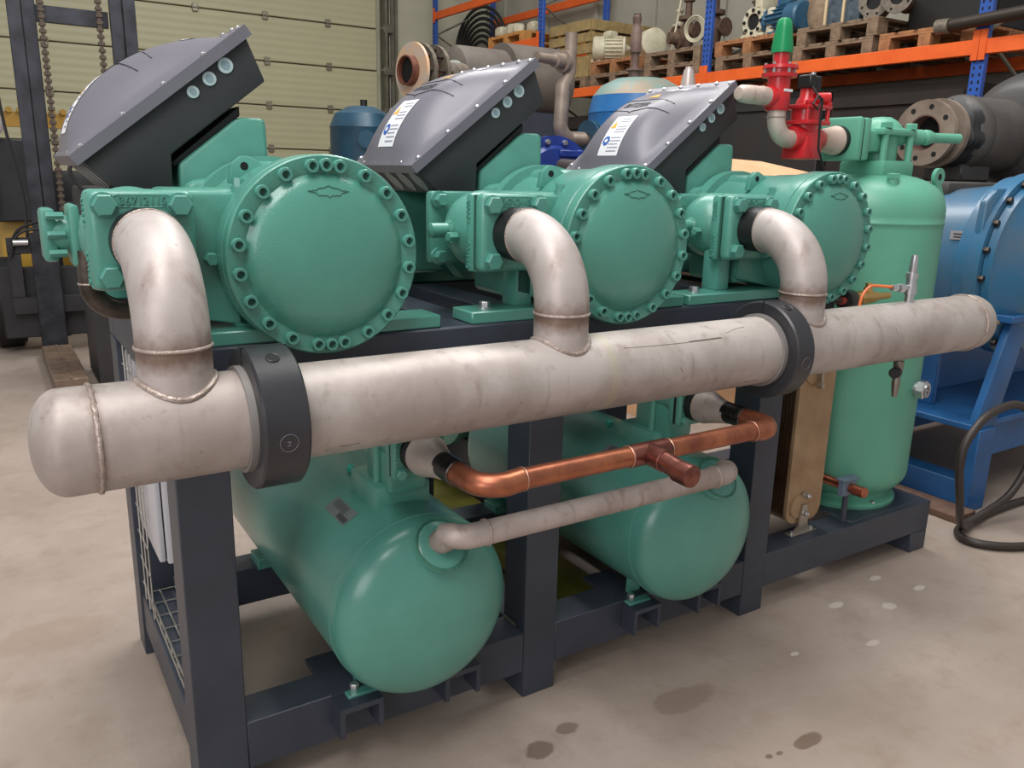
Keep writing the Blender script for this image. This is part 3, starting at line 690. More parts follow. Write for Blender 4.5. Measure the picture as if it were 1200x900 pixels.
part('tee', MB().cyl((tx_-.055, CUY, CUZ-.002), (tx_+.055, CUY, CUZ-.002), CUR+.003, n=32, ch=.002).cyl((tx_, CUY, CUZ-.002), (tx_, CUY-.055, CUZ-.004), CUR+.003, n=32, ch=.002), COPPERD, cu, 'dull purple-brown copper tee')
part('branch', MB().cyl((tx_, CUY-.05, CUZ-.004), (tx_, 1.125, CUZ-.012), CUR, n=32), COPPERD, cu)
part('branch_cap', MB().lathe((tx_, 1.14, CUZ-.012), -Y, [(-.006, CUR+.002), (.030, CUR+.0026), (.036, CUR+.0018), (.038, CUR-.002), (.038, 0)], 32), COPPERD, cu, 'domed copper cap')
for xx in (tx_-.055, tx_+.055): part('solder_joint', MB().torus((xx, CUY, CUZ-.002), X, CUR+.0015, .0016, 28, 6), MATS['solder'], cu)

# ---- steel equalising pipe between the vessel heads
SPR, SPY, SPZ = .0262, 1.362, .602
eq = thing('steel_pipe', 'grey steel balance pipe running between the domed ends of the two lying vessels', 'pipe', (1.12, SPY, SPZ))
a1, a2 = .742, 1.560
P = [Vector((a1, 1.425, .572)), Vector((a1, 1.40, .588))]+arc((a1+.045, SPY+.045, SPZ), -X, -Y, .045, .3, PI/2, 8)+arc((a2-.045, SPY+.045, SPZ), -Y, X, .045, 0, PI/2-.3, 8)+[Vector((a2, 1.40, .588)), Vector((a2, 1.425, .572))]
part('tube', MB().tube(P, SPR, 28), SMALLP, eq)
for xx in (a1+.075, a2-.075):
    n = 30; part('weld_seam', MB().tube([(xx+random.uniform(-.002, .002), SPY+(SPR+.0005)*math.cos(2*PI*i/n), SPZ+(SPR+.0005)*math.sin(2*PI*i/n)) for i in range(n)], .0032, 6, closed=True), SCREW if False else WELD, eq)

# ================================================================== tall upright oil separator at the right
SX, SY, SR = 2.64, 1.81, .236
osp = thing('oil_separator', 'tall upright light green pressure vessel at the right end of the frame', 'vessel', (SX, SY, .193))
part('shell', MB().lathe((SX, SY, 0), Z, [(.255, .10), (.232, .165), (.245, .19), (.262, .212), (.285, .228), (.310, SR), (.33, SR), (1.18, SR), (1.197, SR), (1.199, SR+.002), (1.205, SR+.002), (1.207, SR), (1.225, SR), (1.250, SR), (1.285, .226), (1.315, .205), (1.338, .17), (1.352, .13), (1.360, .09)], 96), GREENV, osp, sharp=60)
part('base_ring', MB().lathe((SX, SY, 0), Z, [(.1935, .205), (.206, .207), (.210, .203), (.214, .185), (.225, .168), (.238, .163), (.262, .19)], 80), GREENV, osp)
part('shell_seam', MB().torus((SX, SY, .297), Z, SR-.004, .0016, 90, 5), GREENV, osp)
part('neck_block', MB().box((SX-.088, SY-.088, 1.345), (SX+.088, SY+.088, 1.405), .014, seg=2), GREENV, osp)
tv = part('top_valve', MB().lathe((SX, SY, 1.400), Z, [(0, .066), (.006, .060), (.085, .060), (.09, .066)], 32).box((SX-.10, SY-.082, 1.485), (SX+.088, SY+.082, 1.508), .008, seg=2)
     .lathe((SX-.0, SY, 1.505), Z, [(0, .072), (.012, .066), (.03, .05), (.042, .03), (.045, 0)], 32).box((SX-.19, SY-.075, 1.40), (SX-.155, SY+.075, 1.535), .01, seg=2).box((SX-.165, SY-.055, 1.43), (SX-.03, SY+.055, 1.50), .01, seg=2), GREENV, osp)
part('inlet_flange', MB().box((SX-.222, SY-.078, 1.398), (SX-.195, SY+.078, 1.537), .012, seg=2), GREENV, tv)
part('flange_gasket', MB().box((SX-.196, SY-.07, 1.405), (SX-.189, SY+.07, 1.53)), DARK, tv)
for dx, dy in ((-.07, -.068), (.07, -.068), (.07, .068), (-.07, .068)):
    part('pillar_bolt', MB().cyl((SX+dx, SY+dy, 1.40), (SX+dx, SY+dy, 1.49), .012, n=14).hexa((SX+dx, SY+dy, 1.508), (SX+dx, SY+dy, 1.528), .02), GREENV, tv)
sd = Vector((.93, -.36, 0)).normalized(); s0_ = Vector((SX, SY, 1.487))
part('spindle', MB().lathe(s0_+sd*.04, sd, [(0, .034), (.03, .034), (.05, .026), (.12, .026), (.125, .018), (.132, .026), (.145, .026), (.165, .018), (.17, .0165), (.27, .0165), (.273, .012)], 20), GREENV, tv)
part('plug', MB().lathe((SX-.105, SY-.14, 1.300), Z, [(0, .018), (.045, .018)], 14).hexa((SX-.105, SY-.14, 1.345), (SX-.105, SY-.14, 1.362), .022), GREENV, osp)
lg = MB(); cx_, cy_, cz_ = SX+.165, SY-.13, 1.355
lug = []
for i in range(13): a = -PI/3+PI*1.67*i/12; lug.append((cx_+.030*math.cos(a), cz_+.030*math.sin(a)))
lg.prism([(cx_-.034, cz_-.06), (cx_+.05, cz_-.075)]+lug, 1, cy_-.007, cy_+.007)
part('lifting_lug', lg, GREENV, osp)
part('lug_hole', MB().cyl((cx_, cy_-.0075, cz_), (cx_, cy_+.0075, cz_), .011, n=16), DARK, osp, 'dark hole of the lifting lug')
g_az = math.radians(-78); gc = Vector((SX+SR*math.cos(g_az), SY+SR*math.sin(g_az), .638)); gn = Vector((math.cos(g_az), math.sin(g_az), 0))
part('sight_glass', MB().cyl(gc-gn*.02, gc+gn*.012, .024, n=24).hexa(gc+gn*.01, gc+gn*.035, .034).ring(gc+gn*.035, gn, .026, .014, .006, 24), SCREW, osp, 'hexagonal chrome sight glass')
part('sight_glass_pane', MB().lathe(gc+gn*.0352, gn, [(0, .0135), (.0015, .0135)], 20), mat('brown_glass', (70, 60, 52), .1), osp, 'dark glass of the sight glass')
part('base_bolt', MB().hexa((2.60, 1.625, .206), (2.60, 1.625, .218), .010), SCREW, osp)

# ---- plate heat exchanger with tan front plate
hx = thing('plate_heat_exchanger', 'tall narrow brown and tan plate heat exchanger standing left of the upright green vessel', 'heat exchanger', (2.2, 1.75, .19))
TAN = mat('tan_front_plate', (176, 148, 116), .5, metal=.25, rgb2=(154, 124, 92), cscale=9)
BRN = mat('brown_plate_pack', (104, 74, 56), .4, metal=.5, rgb2=(72, 48, 36), cscale=10)
def rrect(x0, x1, z0, z1, r, n=6):
    out = []
    for cx2, cz2, a in ((x1-r, z1-r, 0), (x0+r, z1-r, PI/2), (x0+r, z0+r, PI), (x1-r, z0+r, 1.5*PI)):
        for i in range(n+1): t = a+PI/2*i/n; out.append((cx2+r*math.cos(t), cz2+r*math.sin(t)))
    return out
part('front_plate', MB().prism(rrect(2.125, 2.297, .225, .86, .045), 1, 1.624, 1.636), TAN, hx)
for cz in (.285, .745): part('port_disc', MB().prism(rrect(2.14, 2.222, cz-.04, cz+.04, .04), 1, 1.618, 1.6245), TAN, hx)
pk = MB()
for k in range(17): pk.prism(rrect(2.127, 2.295, .227, .858, .044), 1, 1.637+k*.0125, 1.637+k*.0125+.0095)
pk.prism(rrect(2.131, 2.291, .232, .853, .044), 1, 1.636, 1.85)
part('plate_pack', pk, BRN, hx, kind=None)
br = MB(); br.box((2.135, 1.60, .1905), (2.262, 1.63, .196), .001).prism([(2.145, .194), (2.255, .194), (2.225, .215), (2.212, .29), (2.190, .29), (2.178, .215)], 1, 1.610, 1.617)
part('mounting_bracket', br, mat('bare_steel', (176, 168, 156), .35, metal=.8), hx, 'bare steel mounting bracket')
for z in (.262, .325): part('bracket_bolt', MB().hexa((2.20, 1.618, z), (2.20, 1.598, z), .010).cyl((2.20, 1.62, z), (2.20, 1.592, z), .005, n=8), SCREW, hx)
for x in (2.15, 2.247): part('bracket_bolt', MB().cyl((x, 1.613, .196), (x, 1.613, .206), .007, n=10), SCREW, hx)
part('upper_bracket', MB().box((2.196, 1.60, .70), (2.208, 1.618, .80), .001).hexa((2.20, 1.615, .70), (2.20, 1.595, .70), .011), MATS['bare_steel'], hx, 'steel stud bracket')
# copper stub with its clamp and rod
cs = thing('copper_stub', 'short capped copper stub sticking out in front of the upright green vessel', 'pipe', (2.40, 1.58, .19))
part('stub_tube', MB().lathe((2.405, 1.70, .318), -Y, [(0, .0165), (.12, .0165), (.12, .0185), (.165, .0185), (.168, .016)], 20), mat('bright_copper_stub', (196, 120, 92), .35, metal=.9, rgb2=(160, 90, 70), cscale=30), cs)
part('clamp_block', MB().box((2.370, 1.590, .290), (2.398+.04, 1.615, .348), .003).box((2.362, 1.585, .345), (2.446, 1.62, .352), .001), mat('grey_blue_clamp', (104, 120, 138), .5), cs, 'grey-blue pipe clamp')
part('rod', MB().cyl((2.403, 1.602, .1905), (2.403, 1.602, .295), .010, n=14).hexa((2.403, 1.602, .1905), (2.403, 1.602, .20), .014), FRAME, cs)
# brass safety valve behind the header
bv = thing('ball_valve', 'small brass valve with black knob, behind the header at the right', 'valve', (2.26, 1.55, .97))
part('valve_body', MB().lathe((2.21, 1.55, .985), X, [(0, .018), (.05, .018), (.052, .022), (.11, .020), (.15, .012), (.20, .010)], 20).hexa((2.30, 1.55, .998), (2.30, 1.55, 1.018), .015).cyl((2.30, 1.55, 1.018), (2.30, 1.55, 1.030), .010, n=12), BRASS, bv)
part('knob', MB().lathe((2.215, 1.55, .985), Vector((-.9, -.25, 0)), [(-.01, .026), (.0, .029), (.045, .029), (.05, .025)], 28), BLACK, bv, 'black round coil')
part('red_cap', MB().cyl((2.165, 1.536, .985), (2.142, 1.53, .985), .011, n=14), mat('dull_red', (176, 70, 62), .5), bv, 'red plug')
single('suction_line', MB().tube([(2.02, 1.56, 1.012), (2.08, 1.545, .995), (2.142, 1.53, .985)], .008, 8), STEELD, 'thin dark steel line behind the right end of the header', 'pipe')

# ================================================================== red valve train on the separator inlet
RED = mat('red_valve_paint', (204, 36, 42), .34, rgb2=(180, 30, 38), cscale=14, coat=.3, bump=.05, bscale=200)
RP = pipe_metal('pale_welded_pipe', (206, 188, 178), (184, 162, 148), (150, 124, 108), ())
rz, ry = 1.462, SY
rc = thing('inlet_pipe', 'pale welded pipe with reducer and elbow leading from the red valves into the upright vessel', 'pipe', (2.2, ry, rz))
part('reducer', MB().lathe((2.418, ry, rz), -X, [(0, .047), (.022, .047), (.024, .046), (.10, .031), (.115, .031)], 32), RP, rc)
part('black_collar', MB().lathe((2.419, ry, rz), -X, [(0, .0485), (.020, .0485)], 32), BLACK, rc)
ep = [Vector((2.195, ry, rz-.004)), Vector((2.170, ry, rz-.004))]+[Vector((2.170-.062*math.sin(a), ry, rz-.004+.062*(1-math.cos(a)))) for a in [PI/2*i/10 for i in range(1, 11)]]+[Vector((2.106, ry, 1.556))]
part('elbow', MB().tube(ep, .0275, 28), RP, rc); part('weld_seam', MB().torus((2.107, ry, 1.520), Z, .028, .0024, 28, 6), WELD, rc); part('weld_seam', MB().torus((2.315, ry, rz), X, .031, .003, 28, 6), WELD, rc)
part('side_stub', MB().lathe((2.09, ry, 1.578), -X, [(0, .026), (.11, .027), (.145, .025), (.158, .018), (.162, 0)], 28), RP, rc, 'stained closed pipe stub'); part('weld_seam', MB().torus((2.03, ry, 1.578), X, .0265, .002, 28, 6), WELD, rc)
sv = thing('solenoid_valve', 'bright red solenoid valve with black coil, left of the upright vessel', 'valve', (2.25, ry, 1.40))
part('body', MB().lathe((2.180, ry, rz), X, [(0, .036), (.03, .040), (.06, .044), (.10, .044), (.13, .034), (.14, .033)], 28).prism([(2.196, 1.398), (2.288, 1.398), (2.276, 1.47), (2.208, 1.47)], 1, ry-.045, ry+.045, .006).lathe((2.242, ry, rz), Z, [(0, .04), (.045, .042)], 24), RED, sv)
bb = MB().box((2.185, ry-.056, 1.502), (2.300, ry+.056, 1.516), .005, seg=2).lathe((2.242, ry, 1.515), Z, [(0, .045), (.035, .045)], 28).box((2.185, ry-.056, 1.549), (2.300, ry+.056, 1.563), .005, seg=2).lathe((2.242, ry, 1.56), Z, [(0, .036), (.02, .03), (.028, .024), (.055, .022)], 20).cyl((2.25, ry-.02, 1.583), (2.292, ry-.045, 1.585), .017, n=18)
part('bonnet', bb, RED, sv)
for dx in (-.048, .048):
    for dy in (-.046, .046): part('bonnet_bolt', MB().cyl((2.242+dx, ry+dy, 1.51), (2.242+dx, ry+dy, 1.563), .007, n=10).hexa((2.242+dx, ry+dy, 1.563), (2.242+dx, ry+dy, 1.574), .011), RED, sv)
part('coil', MB().box((2.212, ry-.03, 1.612), (2.243, ry+.02, 1.652), .004).box((2.243, ry-.025, 1.605), (2.275, ry+.025, 1.650), .004), BLACK, sv, 'black electric coil'); part('coil_nut', MB().cyl((2.259, ry, 1.65), (2.259, ry, 1.662), .008, n=12), SCREW, sv)
single('solenoid_cable', MB().tube([(2.225, ry-.03, 1.615), (2.222, ry-.07, 1.57), (2.20, ry-.075, 1.545), (2.185, ry-.07, 1.56), (2.20, ry-.075, 1.585), (2.225, ry-.072, 1.575), (2.226, ry-.07, 1.51), (2.235, ry-.068, 1.43), (2.29, ry-.06, 1.36)], .0035, 8), BLACK, 'thin dark cable hanging from the coil of the red solenoid valve', 'cable')
rv = thing('stop_valve', 'red stop valve with tall green cap above the pale elbow', 'valve', (2.1, ry, 1.54))
part('body', MB().lathe((2.104, ry, 1.538), Z, [(0, .033), (.01, .037), (.055, .037), (.065, .034), (.095, .034), (.097, .052), (.107, .054), (.108, .04), (.120, .04), (.121, .054), (.131, .052), (.133, .022), (.17, .022)], 28).lathe((2.104, ry, 1.578), -X, [(0, .03), (.045, .031), (.05, .028)], 24), RED, rv)
for a in range(6): t = a*PI/3+.3; part('flange_bolt', MB().cyl((2.104+.043*math.cos(t), ry+.043*math.sin(t), 1.634), (2.104+.043*math.cos(t), ry+.043*math.sin(t), 1.676), .0045, n=8), SCREW, rv)
gcap = MB(); vs = []
for z, a_ in ((1.705, .029), (1.722, .029), (1.775, .022), (1.795, .019), (1.803, .012)):
    for i in range(16): t = 2*PI*i/16; e_ = .7; vs.append((2.104+a_*math.copysign(abs(math.cos(t))**e_, math.cos(t)), ry+a_*math.copysign(abs(math.sin(t))**e_, math.sin(t)), z))
gcap.add(vs, [tuple(range(64, 80)), tuple(range(16))[::-1]]+[(k*16+i, k*16+(i+1) % 16, (k+1)*16+(i+1) % 16, (k+1)*16+i) for k in range(4) for i in range(16)])
part('cap', gcap, mat('bright_green_cap', (20, 140, 86), .4), rv, 'tall bright green plastic cap')
part('size_band', MB().box((2.09, ry-.0378, 1.592), (2.125, ry-.034, 1.600)), WHITEL, rv, 'white strip')

# ================================================================== inside and behind the frame
cb = thing('control_cabinet', 'light grey steel cabinet mounted inside the left end of the frame', 'cabinet', (.36, 2.1, .40))
CAB = mat('light_grey_cabinet', (196, 196, 202), .4)
part('body', MB().box((.285, 1.955, .40), (.35, 2.255, .88), .006, seg=2), CAB, cb)
part('door', MB().box((.268, 1.965, .405), (.282, 2.25, .875), .004, seg=2), CAB, cb)
part('door_seal', MB().box((.281, 1.97, .41), (.286, 2.245, .87)), BLACK, cb)
WIRE = mat('bright_wire', (190, 188, 182), .3, metal=.85)
wt = thing('cable_tray', 'wire mesh cable tray lying on the lower left rail of the frame', 'cable tray', (.3, 1.9, .19))
ys = [1.60+.072*k for k in range(10)]
long_ = MB()
for x, z in ((.266, .225), (.266, .195), (.300, .195), (.340, .195), (.340, .225)): long_.cyl((x, 1.585, z), (x, 2.25, z), .0024, n=6)
part('long_wires', long_, WIRE, wt)
c0 = part('cross_wire', MB().tube([(.266, 1.60, .226), (.266, 1.60, .1935), (.340, 1.60, .1935), (.340, 1.60, .226)], .0022, 6), WIRE, wt, at=(.3, 1.60, .2))
for y in ys[1:]: again(c0, (0, y-1.60, 0), wt)
wv = thing('wire_ladder', 'upright wire mesh tray at the rear left post of the frame', 'cable tray', (.29, 2.22, .2))
lv = MB()
for y in (2.08, 2.14, 2.20): lv.cyl((.259, y, .20), (.259, y, .90), .0022, n=6)
part('long_wires', lv, WIRE, wv)
c1 = part('cross_wire', MB().cyl((.2565, 2.07, .25), (.2565, 2.21, .25), .0022, n=6), WIRE, wv, at=(.26, 2.1, .25))
for k in range(1, 9): again(c1, (0, 0, k*.075), wv)
single('cable_bundle', MB().tube([(.33, 1.98, .40), (.33, 1.93, .35), (.325, 1.88, .27), (.32, 1.80, .225), (.315, 1.66, .215)], .011, 10), mat('grey_cable', (150, 150, 150), .5), 'grey cable bundle dropping from the cabinet into the wire tray', 'cable')
rt_ = thing('rear_tank', 'dark green lying tank behind the two receiver vessels', 'tank', (1.6, 2.75, .33))
part('tank_shell', MB().lathe((1.42, 2.75, .50), X, [(-.02, 0), (-.018, .14), (0, .19), (.005, .205), (.03, .205), (.034, .19), (.40, .19), (.40, 0)], 56), GREENC, rt_)
part('tank_foot', MB().box((1.5, 2.62, .0), (1.75, 2.88, .33), .01), FRAME, rt_)
OLV = mat('olive_paint', (122, 118, 44), .5, rgb2=(96, 92, 38), cscale=8)
ol = thing('pallet_truck_fork', 'olive yellow low fork lying on the floor beneath the middle of the frame', 'pallet truck', (1.5, 2.2, 0))
part('fork_beam', MB().box((1.345, 1.72, .04), (1.515, 2.9, .10), .012, seg=2), OLV, ol); part('fork_wheel', MB().cyl((1.38, 1.82, .036), (1.48, 1.82, .036), .035, n=20), BLACK, ol); part('fork_beam', MB().box((1.70, 1.78, .04), (1.86, 2.9, .10), .012, seg=2), OLV, ol); part('fork_wheel', MB().cyl((1.73, 1.88, .036), (1.83, 1.88, .036), .035, n=20), BLACK, ol)
part('fork_head', MB().box((1.345, 2.9, .04), (1.86, 3.05, .30), .02, seg=2), OLV, ol)

CARD = mat('peach_cardboard', (222, 176, 136), .75, rgb2=(206, 160, 122), cscale=5)
cbx = thing('cardboard_box', 'large open cardboard box behind the right compressor, flap folded out', 'box', (3.6, 3.7, 0))
part('box_body', MB().box((3.05, 3.35, .001), (4.25, 4.1, 1.30)), CARD, cbx)
fpq = MB(); fpq.add([(3.15, 3.34, 1.31), (4.25, 3.10, 1.34), (3.98, 3.50, 1.44), (3.20, 3.60, 1.47)], [(0, 1, 2, 3)]); fpq.add([(3.15, 3.34, 1.30), (4.25, 3.10, 1.33), (3.98, 3.50, 1.43), (3.20, 3.60, 1.46)], [(0, 1, 2, 3)])
part('flap', fpq, CARD, cbx)
bag = MB().box((2.95, 3.62, 1.302), (4.4, 4.2, 1.40), .045, seg=3); 
single('dark_cover', bag.sub(lambda v: Vector((v.x, v.y, v.z+(.035*math.sin(7*v.x)*math.sin(5*v.y) if v.z > 1.33 else 0)))), mat('dark_tarpaulin', (58, 52, 52), .5), 'dark plastic sheet lying on top of the open cardboard box', 'sheet')
WOOD = mat('pale_pallet_wood', (176, 142, 104), .75, rgb2=(140, 108, 76), cscale=18)
WOODO = mat('weathered_pallet_wood', (138, 116, 94), .8, rgb2=(104, 86, 68), cscale=22)
WOODR = mat('reddish_pallet_wood', (170, 118, 78), .75, rgb2=(134, 90, 58), cscale=16)
CRW = mat('crate_wood', (160, 138, 92), .75, rgb2=(134, 112, 72), cscale=12)

def pallet(y0, z, label, M=WOOD, w=.8, x0=6.30, d=1.1, x_off=0):
    t = thing('pallet', label, 'pallet', (x0, y0, z), 'pallets on the first rack level')
    def P(n, a, b_): return part(n, MB().box(a, b_, .002), M, t)
    for k in range(3):
        ya = y0+(w-.1)*k/2
        P('bottom_board', (x0, ya, z), (x0+d, ya+.1, z+.02))
        for j in range(3):
            xa = x0+(d-.14)*j/2; P('block', (xa, ya, z+.02), (xa+.14, ya+.1, z+.10))
    for j in range(3): xa = x0+(d-.14)*j/2; P('stringer_board', (xa, y0, z+.10), (xa+.14, y0+w, z+.120))
    for k in range(5): ya = y0+(w-.13)*k/4; P('top_board', (x0, ya, z+.12), (x0+d, ya+.13, z+.142))
    return t
BT = 2.352
pallet(4.50, BT+.001, 'lower pallet of the stack under the blue-edged frames on the rack', WOODO)
pallet(4.47, BT+.144, 'upper pallet of the stack under the blue-edged frames on the rack', WOODO)
pallet(3.66, BT+.001, 'single brown pallet nearest the right rack upright, dark bin on it', WOODR, .78)
pallet(5.42, BT+.001, 'grey weathered pallet just right of the second rack upright, lower of two', WOODO, .82)
pallet(5.44, BT+.144, 'orange-brown pallet carrying the blue motor, upper of two', WOODR, .82)
pallet(6.46, BT+.001, 'lower pallet under the rusty valves, left of the rack upright', WOODO, .84)
pallet(6.46, BT+.144, 'upper pallet carrying the rusty valves and the coiled cable', WOODO, .84)
pallet(7.44, BT+.001, 'lower pallet under the cream electric motor', WOODO, .82)
pallet(7.44, BT+.144, 'upper reddish pallet carrying the cream electric motor', WOODR, .82)
pallet(8.36, BT+.001, 'grey pallet beneath the slatted wooden crate', WOODO, 1.0)
pallet(9.75, 3.036, 'bright orange-brown pallet beyond the blue upright with pale lumps on it', mat('orange_pallet_wood', (206, 150, 84), .7, rgb2=(176, 122, 64), cscale=14), .9)
PBASE = BT+.288
# rack
BLUE = mat('rack_blue_paint', (44, 88, 172), .45, rgb2=(38, 76, 154), cscale=6); ORANGE = mat('rack_orange_paint', (236, 104, 40), .45, rgb2=(222, 92, 34), cscale=5)
for k, (y, nm) in enumerate(((3.57, 'blue rack upright frame nearest, above the black tank'), (6.33, 'blue rack upright frame behind the grey lid of the right compressor'), (9.28, 'blue rack upright frame just left of the slatted wooden crate'), (12.22, 'blue rack upright frame farthest away, beside the sectional door'))):
    t = thing('rack_upright', nm, 'rack upright', (6.3, y, 0), 'rack uprights')
    for x in (6.25, 7.28):
        part('column', MB().box((x-.0, y-.05, 0), (x+.045, y+.05, 5.6), .004), BLUE, t)
        if x < 7:
            hl = MB(); 
            for j in range(44):
                zz = 1.55+.05*j
                for yy in (-.024, .024): hl.box((x-.0012, y+yy-.007, zz), (x+.001, y+yy+.007, zz+.022))
            part('slot_row', hl, DARK, t, 'rows of dark slots', kind='stuff')
    br_ = MB()
    for j in range(5): br_.cyl((6.29, y, .4+j), (7.28, y, .9+j), .014, n=8).cyl((7.28, y, .9+j), (6.29, y, 1.4+j), .014, n=8)
    part('brace', br_, GALV, t)
for y0, y1, zs in ((3.62, 6.28, (2.25,)), (6.38, 9.23, (2.25,)), (9.33, 12.17, (2.93, 3.61)), (.9, 3.52, (2.25,))):
    for z in zs:
        lab = 'orange rack beam '+{3.62: 'beneath the blue motor and flanged pipes', 6.38: 'beneath the crate and cream motor', 9.33: 'at upper left beside the farthest blue upright' if z > 3 else 'behind the long grey tank', .9: 'at the right picture edge beyond the nearest upright'}[y0]
        t = thing('rack_beam', lab, 'rack beam', (6.3, (y0+y1)/2, z), 'rack beams')
        part('front_beam', MB().box((6.235, y0, z), (6.285, y1, z+.105), .004), ORANGE, t)
        part('rear_beam', MB().box((7.28, y0, z), (7.33, y1, z+.105), .004), ORANGE, t)
        for yy, s in ((y0, -1), (y1, 1)):
            part('end_plate', MB().box((6.228, yy-.002 if s > 0 else yy-.048, z-.04), (6.2345+.004, yy+.048 if s > 0 else yy+.002, z+.17), .001), ORANGE, t)
# crate
cr = thing('wooden_crate', 'slatted yellowish wooden crate on the rack, left of the cream motor', 'crate', (6.9, 8.85, BT+.144))
CZ0 = BT+.145
hts = [(0, .235), (.262, .365), (.392, .495), (.522, .64)]
for a, b_ in hts:
    part('slat', MB().box((6.34, 8.36, CZ0+a), (6.365, 9.2, CZ0+b_), .002), CRW, cr)
    part('slat', MB().box((6.365, 8.34, CZ0+a), (7.35, 8.36, CZ0+b_), .002), CRW, cr)
for x, y in ((6.366, 8.362), (6.366, 9.13), (7.28, 8.362)): part('corner_post', MB().box((x, y, CZ0), (x+.06, y+.06, CZ0+.62), .002), CRW, cr)
part('crate_lid', MB().box((6.37, 8.37, CZ0+.56), (7.34, 9.2, CZ0+.58)), CRW, cr)
# motors and valves on the pallets
CREAM = mat('cream_cast_paint', (206, 200, 176), .5, rgb2=(184, 176, 150), cscale=12); RUST = mat('brown_rusty_cast', (104, 80, 64), .7, rgb2=(74, 58, 48), cscale=24); GREYC = mat('grey_cast', (128, 118, 104), .6, metal=.3, rgb2=(92, 84, 74), cscale=20)
MBLUE = mat('motor_blue', (48, 92, 120), .4, rgb2=(38, 78, 104), cscale=10)
def motor(name, label, c, d, r, l, M, z0):
    t = thing(name, label, 'motor', (c[0], c[1], z0)); c = Vector(c); d = Vector(d).normalized()
    part('fan_cowl', MB().lathe(c, -d, [(0, r*.98), (l*.28, r*.98), (l*.32, r*.85), (l*.33, 0)], 32), M, t)
    fin = MB().lathe(c, d, [(0, r*.86), (l*.5, r*.86), (l*.52, r*.94), (l*.58, r*.94), (l*.60, r*.4), (l*.7, r*.15), (l*.8, r*.15)], 32)
    perp = d.cross(Z)
    for k in range(20):
        a = 2*PI*k/20; q = perp*math.cos(a)+Z*math.sin(a); p = c+q*r*.9; e1 = q.cross(d)
        vs = [p+q*s1*r*.09+e1*s2*.004+d*s3 for s1 in (-1, 1) for s2 in (-1, 1) for s3 in (.01, l*.5)]
        fin.add(vs, [(0, 1, 3, 2), (4, 6, 7, 5), (0, 4, 5, 1), (2, 3, 7, 6), (0, 2, 6, 4), (1, 5, 7, 3)])
    part('stator', fin, M, t)
    part('connection_box', MB().box(c+d*l*.15+Z*r*.85-Vector((r*.45, r*.45, 0)), c+d*l*.15+Z*r*1.35+Vector((r*.45, r*.45, 0)), .01), M, t)
    part('motor_feet', MB().box((c.x-r*.6, c.y-l*.0, z0+.001), (c.x+r*.6, c.y+l*.45, c.z-r*.78), .006), M, t)
    return t
motor('electric_motor', 'blue electric motor with round fan cowl, standing on the orange-brown pallet', (6.55, 5.55, PBASE+.155), (.15, 1, 0), .135, .50, MBLUE, PBASE)
motor('electric_motor', 'cream electric motor lying on the reddish pallet left of the rusty valves', (6.45, 8.20, PBASE+.155), (.80, -.7, 0), .14, .42, CREAM, PBASE)
motor('electric_motor', 'second cream motor half hidden behind the brown pipe valve', (6.60, 7.38, PBASE+.155), (.5, -1, 0), .14, .30, CREAM, PBASE) if False else None
single('machine_stump', MB().lathe((6.56, 7.50, PBASE+.15), Vector((.35, 1, 0)), [(-.10, .13), (-.09, .15), (.06, .15), (.07, .10), (.22, .09), (.24, .12), (.27, .12)], 24).box((6.5, 7.45, PBASE+.001), (6.66, 7.62, PBASE+.06)), CREAM, 'pale cast housing between the cream motor and the rusty valves', 'machine part')
def gate_valve(label, x, y, z, h, M, r=.07, hand=True):
    t = thing('old_valve', label, 'valve', (x, y, z))
    b_ = MB().lathe((x, y, z+.001), Z, [(0, r*1.2), (.015, r*1.2), (.016, r*.7), (h*.25, r*.95), (h*.4, r*.95), (h*.5, r*.5), (h*.52, r*1.2), (h*.58, r*1.2), (h*.6, r*.45), (h*.8, r*.4), (h*.82, r*.7), (h*.86, r*.7), (h*.88, r*.3), (h, r*.2)], 20)
    b_.lathe((x, y-r*2.0, z+h*.32), Y, [(0, r*1.15), (.018, r*1.15), (.02, r*.6), (r*4-.02, r*.6), (r*4-.018, r*1.15), (r*4, r*1.15)], 20)
    part('body', b_, M, t)
    if hand: part('hand_wheel', MB().torus((x, y, z+h*.92), Z, r*1.1, r*.12, 20, 6).cyl((x-r, y, z+h*.92), (x+r, y, z+h*.92), r*.1, n=6), M, t)
    return t
gate_valve('tall rusty brown valve left of the coiled cable', 6.60, 6.98, PBASE, .62, RUST, .085)
gate_valve('tall rusty brown valve behind the coiled cable, right of the other one', 6.72, 6.70, PBASE, .68, RUST, .08)
gate_valve('slim pale valve with thin white rod beside the rusty valves', 6.70, 7.22, PBASE, .55, CREAM, .06, False)
gate_valve('dark valve close behind the second blue upright', 6.75, 6.10, PBASE, .70, RUST, .075)
gate_valve('small dark valve between the upright and the white compressor', 6.62, 6.03, PBASE, .40, GREYC, .06)
single('white_rod', MB().cyl((6.50, 7.10, PBASE+.001), (6.52, 7.0, PBASE+.62), .012, n=8), CREAM, 'thin white rod leaning among the rusty valves', 'rod')
rp = MB().lathe((6.42, 6.85, PBASE+.105), Vector((-.5, .2, 0)), [(0, .06), (.02, .1), (.06, .1), (.065, .06), (.16, .06)], 20)
single('rusty_elbow', rp, RUST, 'rusty brown pump housing in front of the valves at the pallet edge', 'machine part')
coil = MB()
for k in range(4): coil.torus((6.36+.008*k, 6.62+.01*k, PBASE+.17), Vector((1, .2, .1)), .125-.012*k, .006, 30, 6)
single('cable_coil', coil, CREAM, 'coil of thin cream cable hanging in front of the rusty valves', 'cable')
wc = thing('white_compressor', 'white piston compressor with round front flange next to the blue motor', 'compressor', (6.6, 5.98, PBASE))
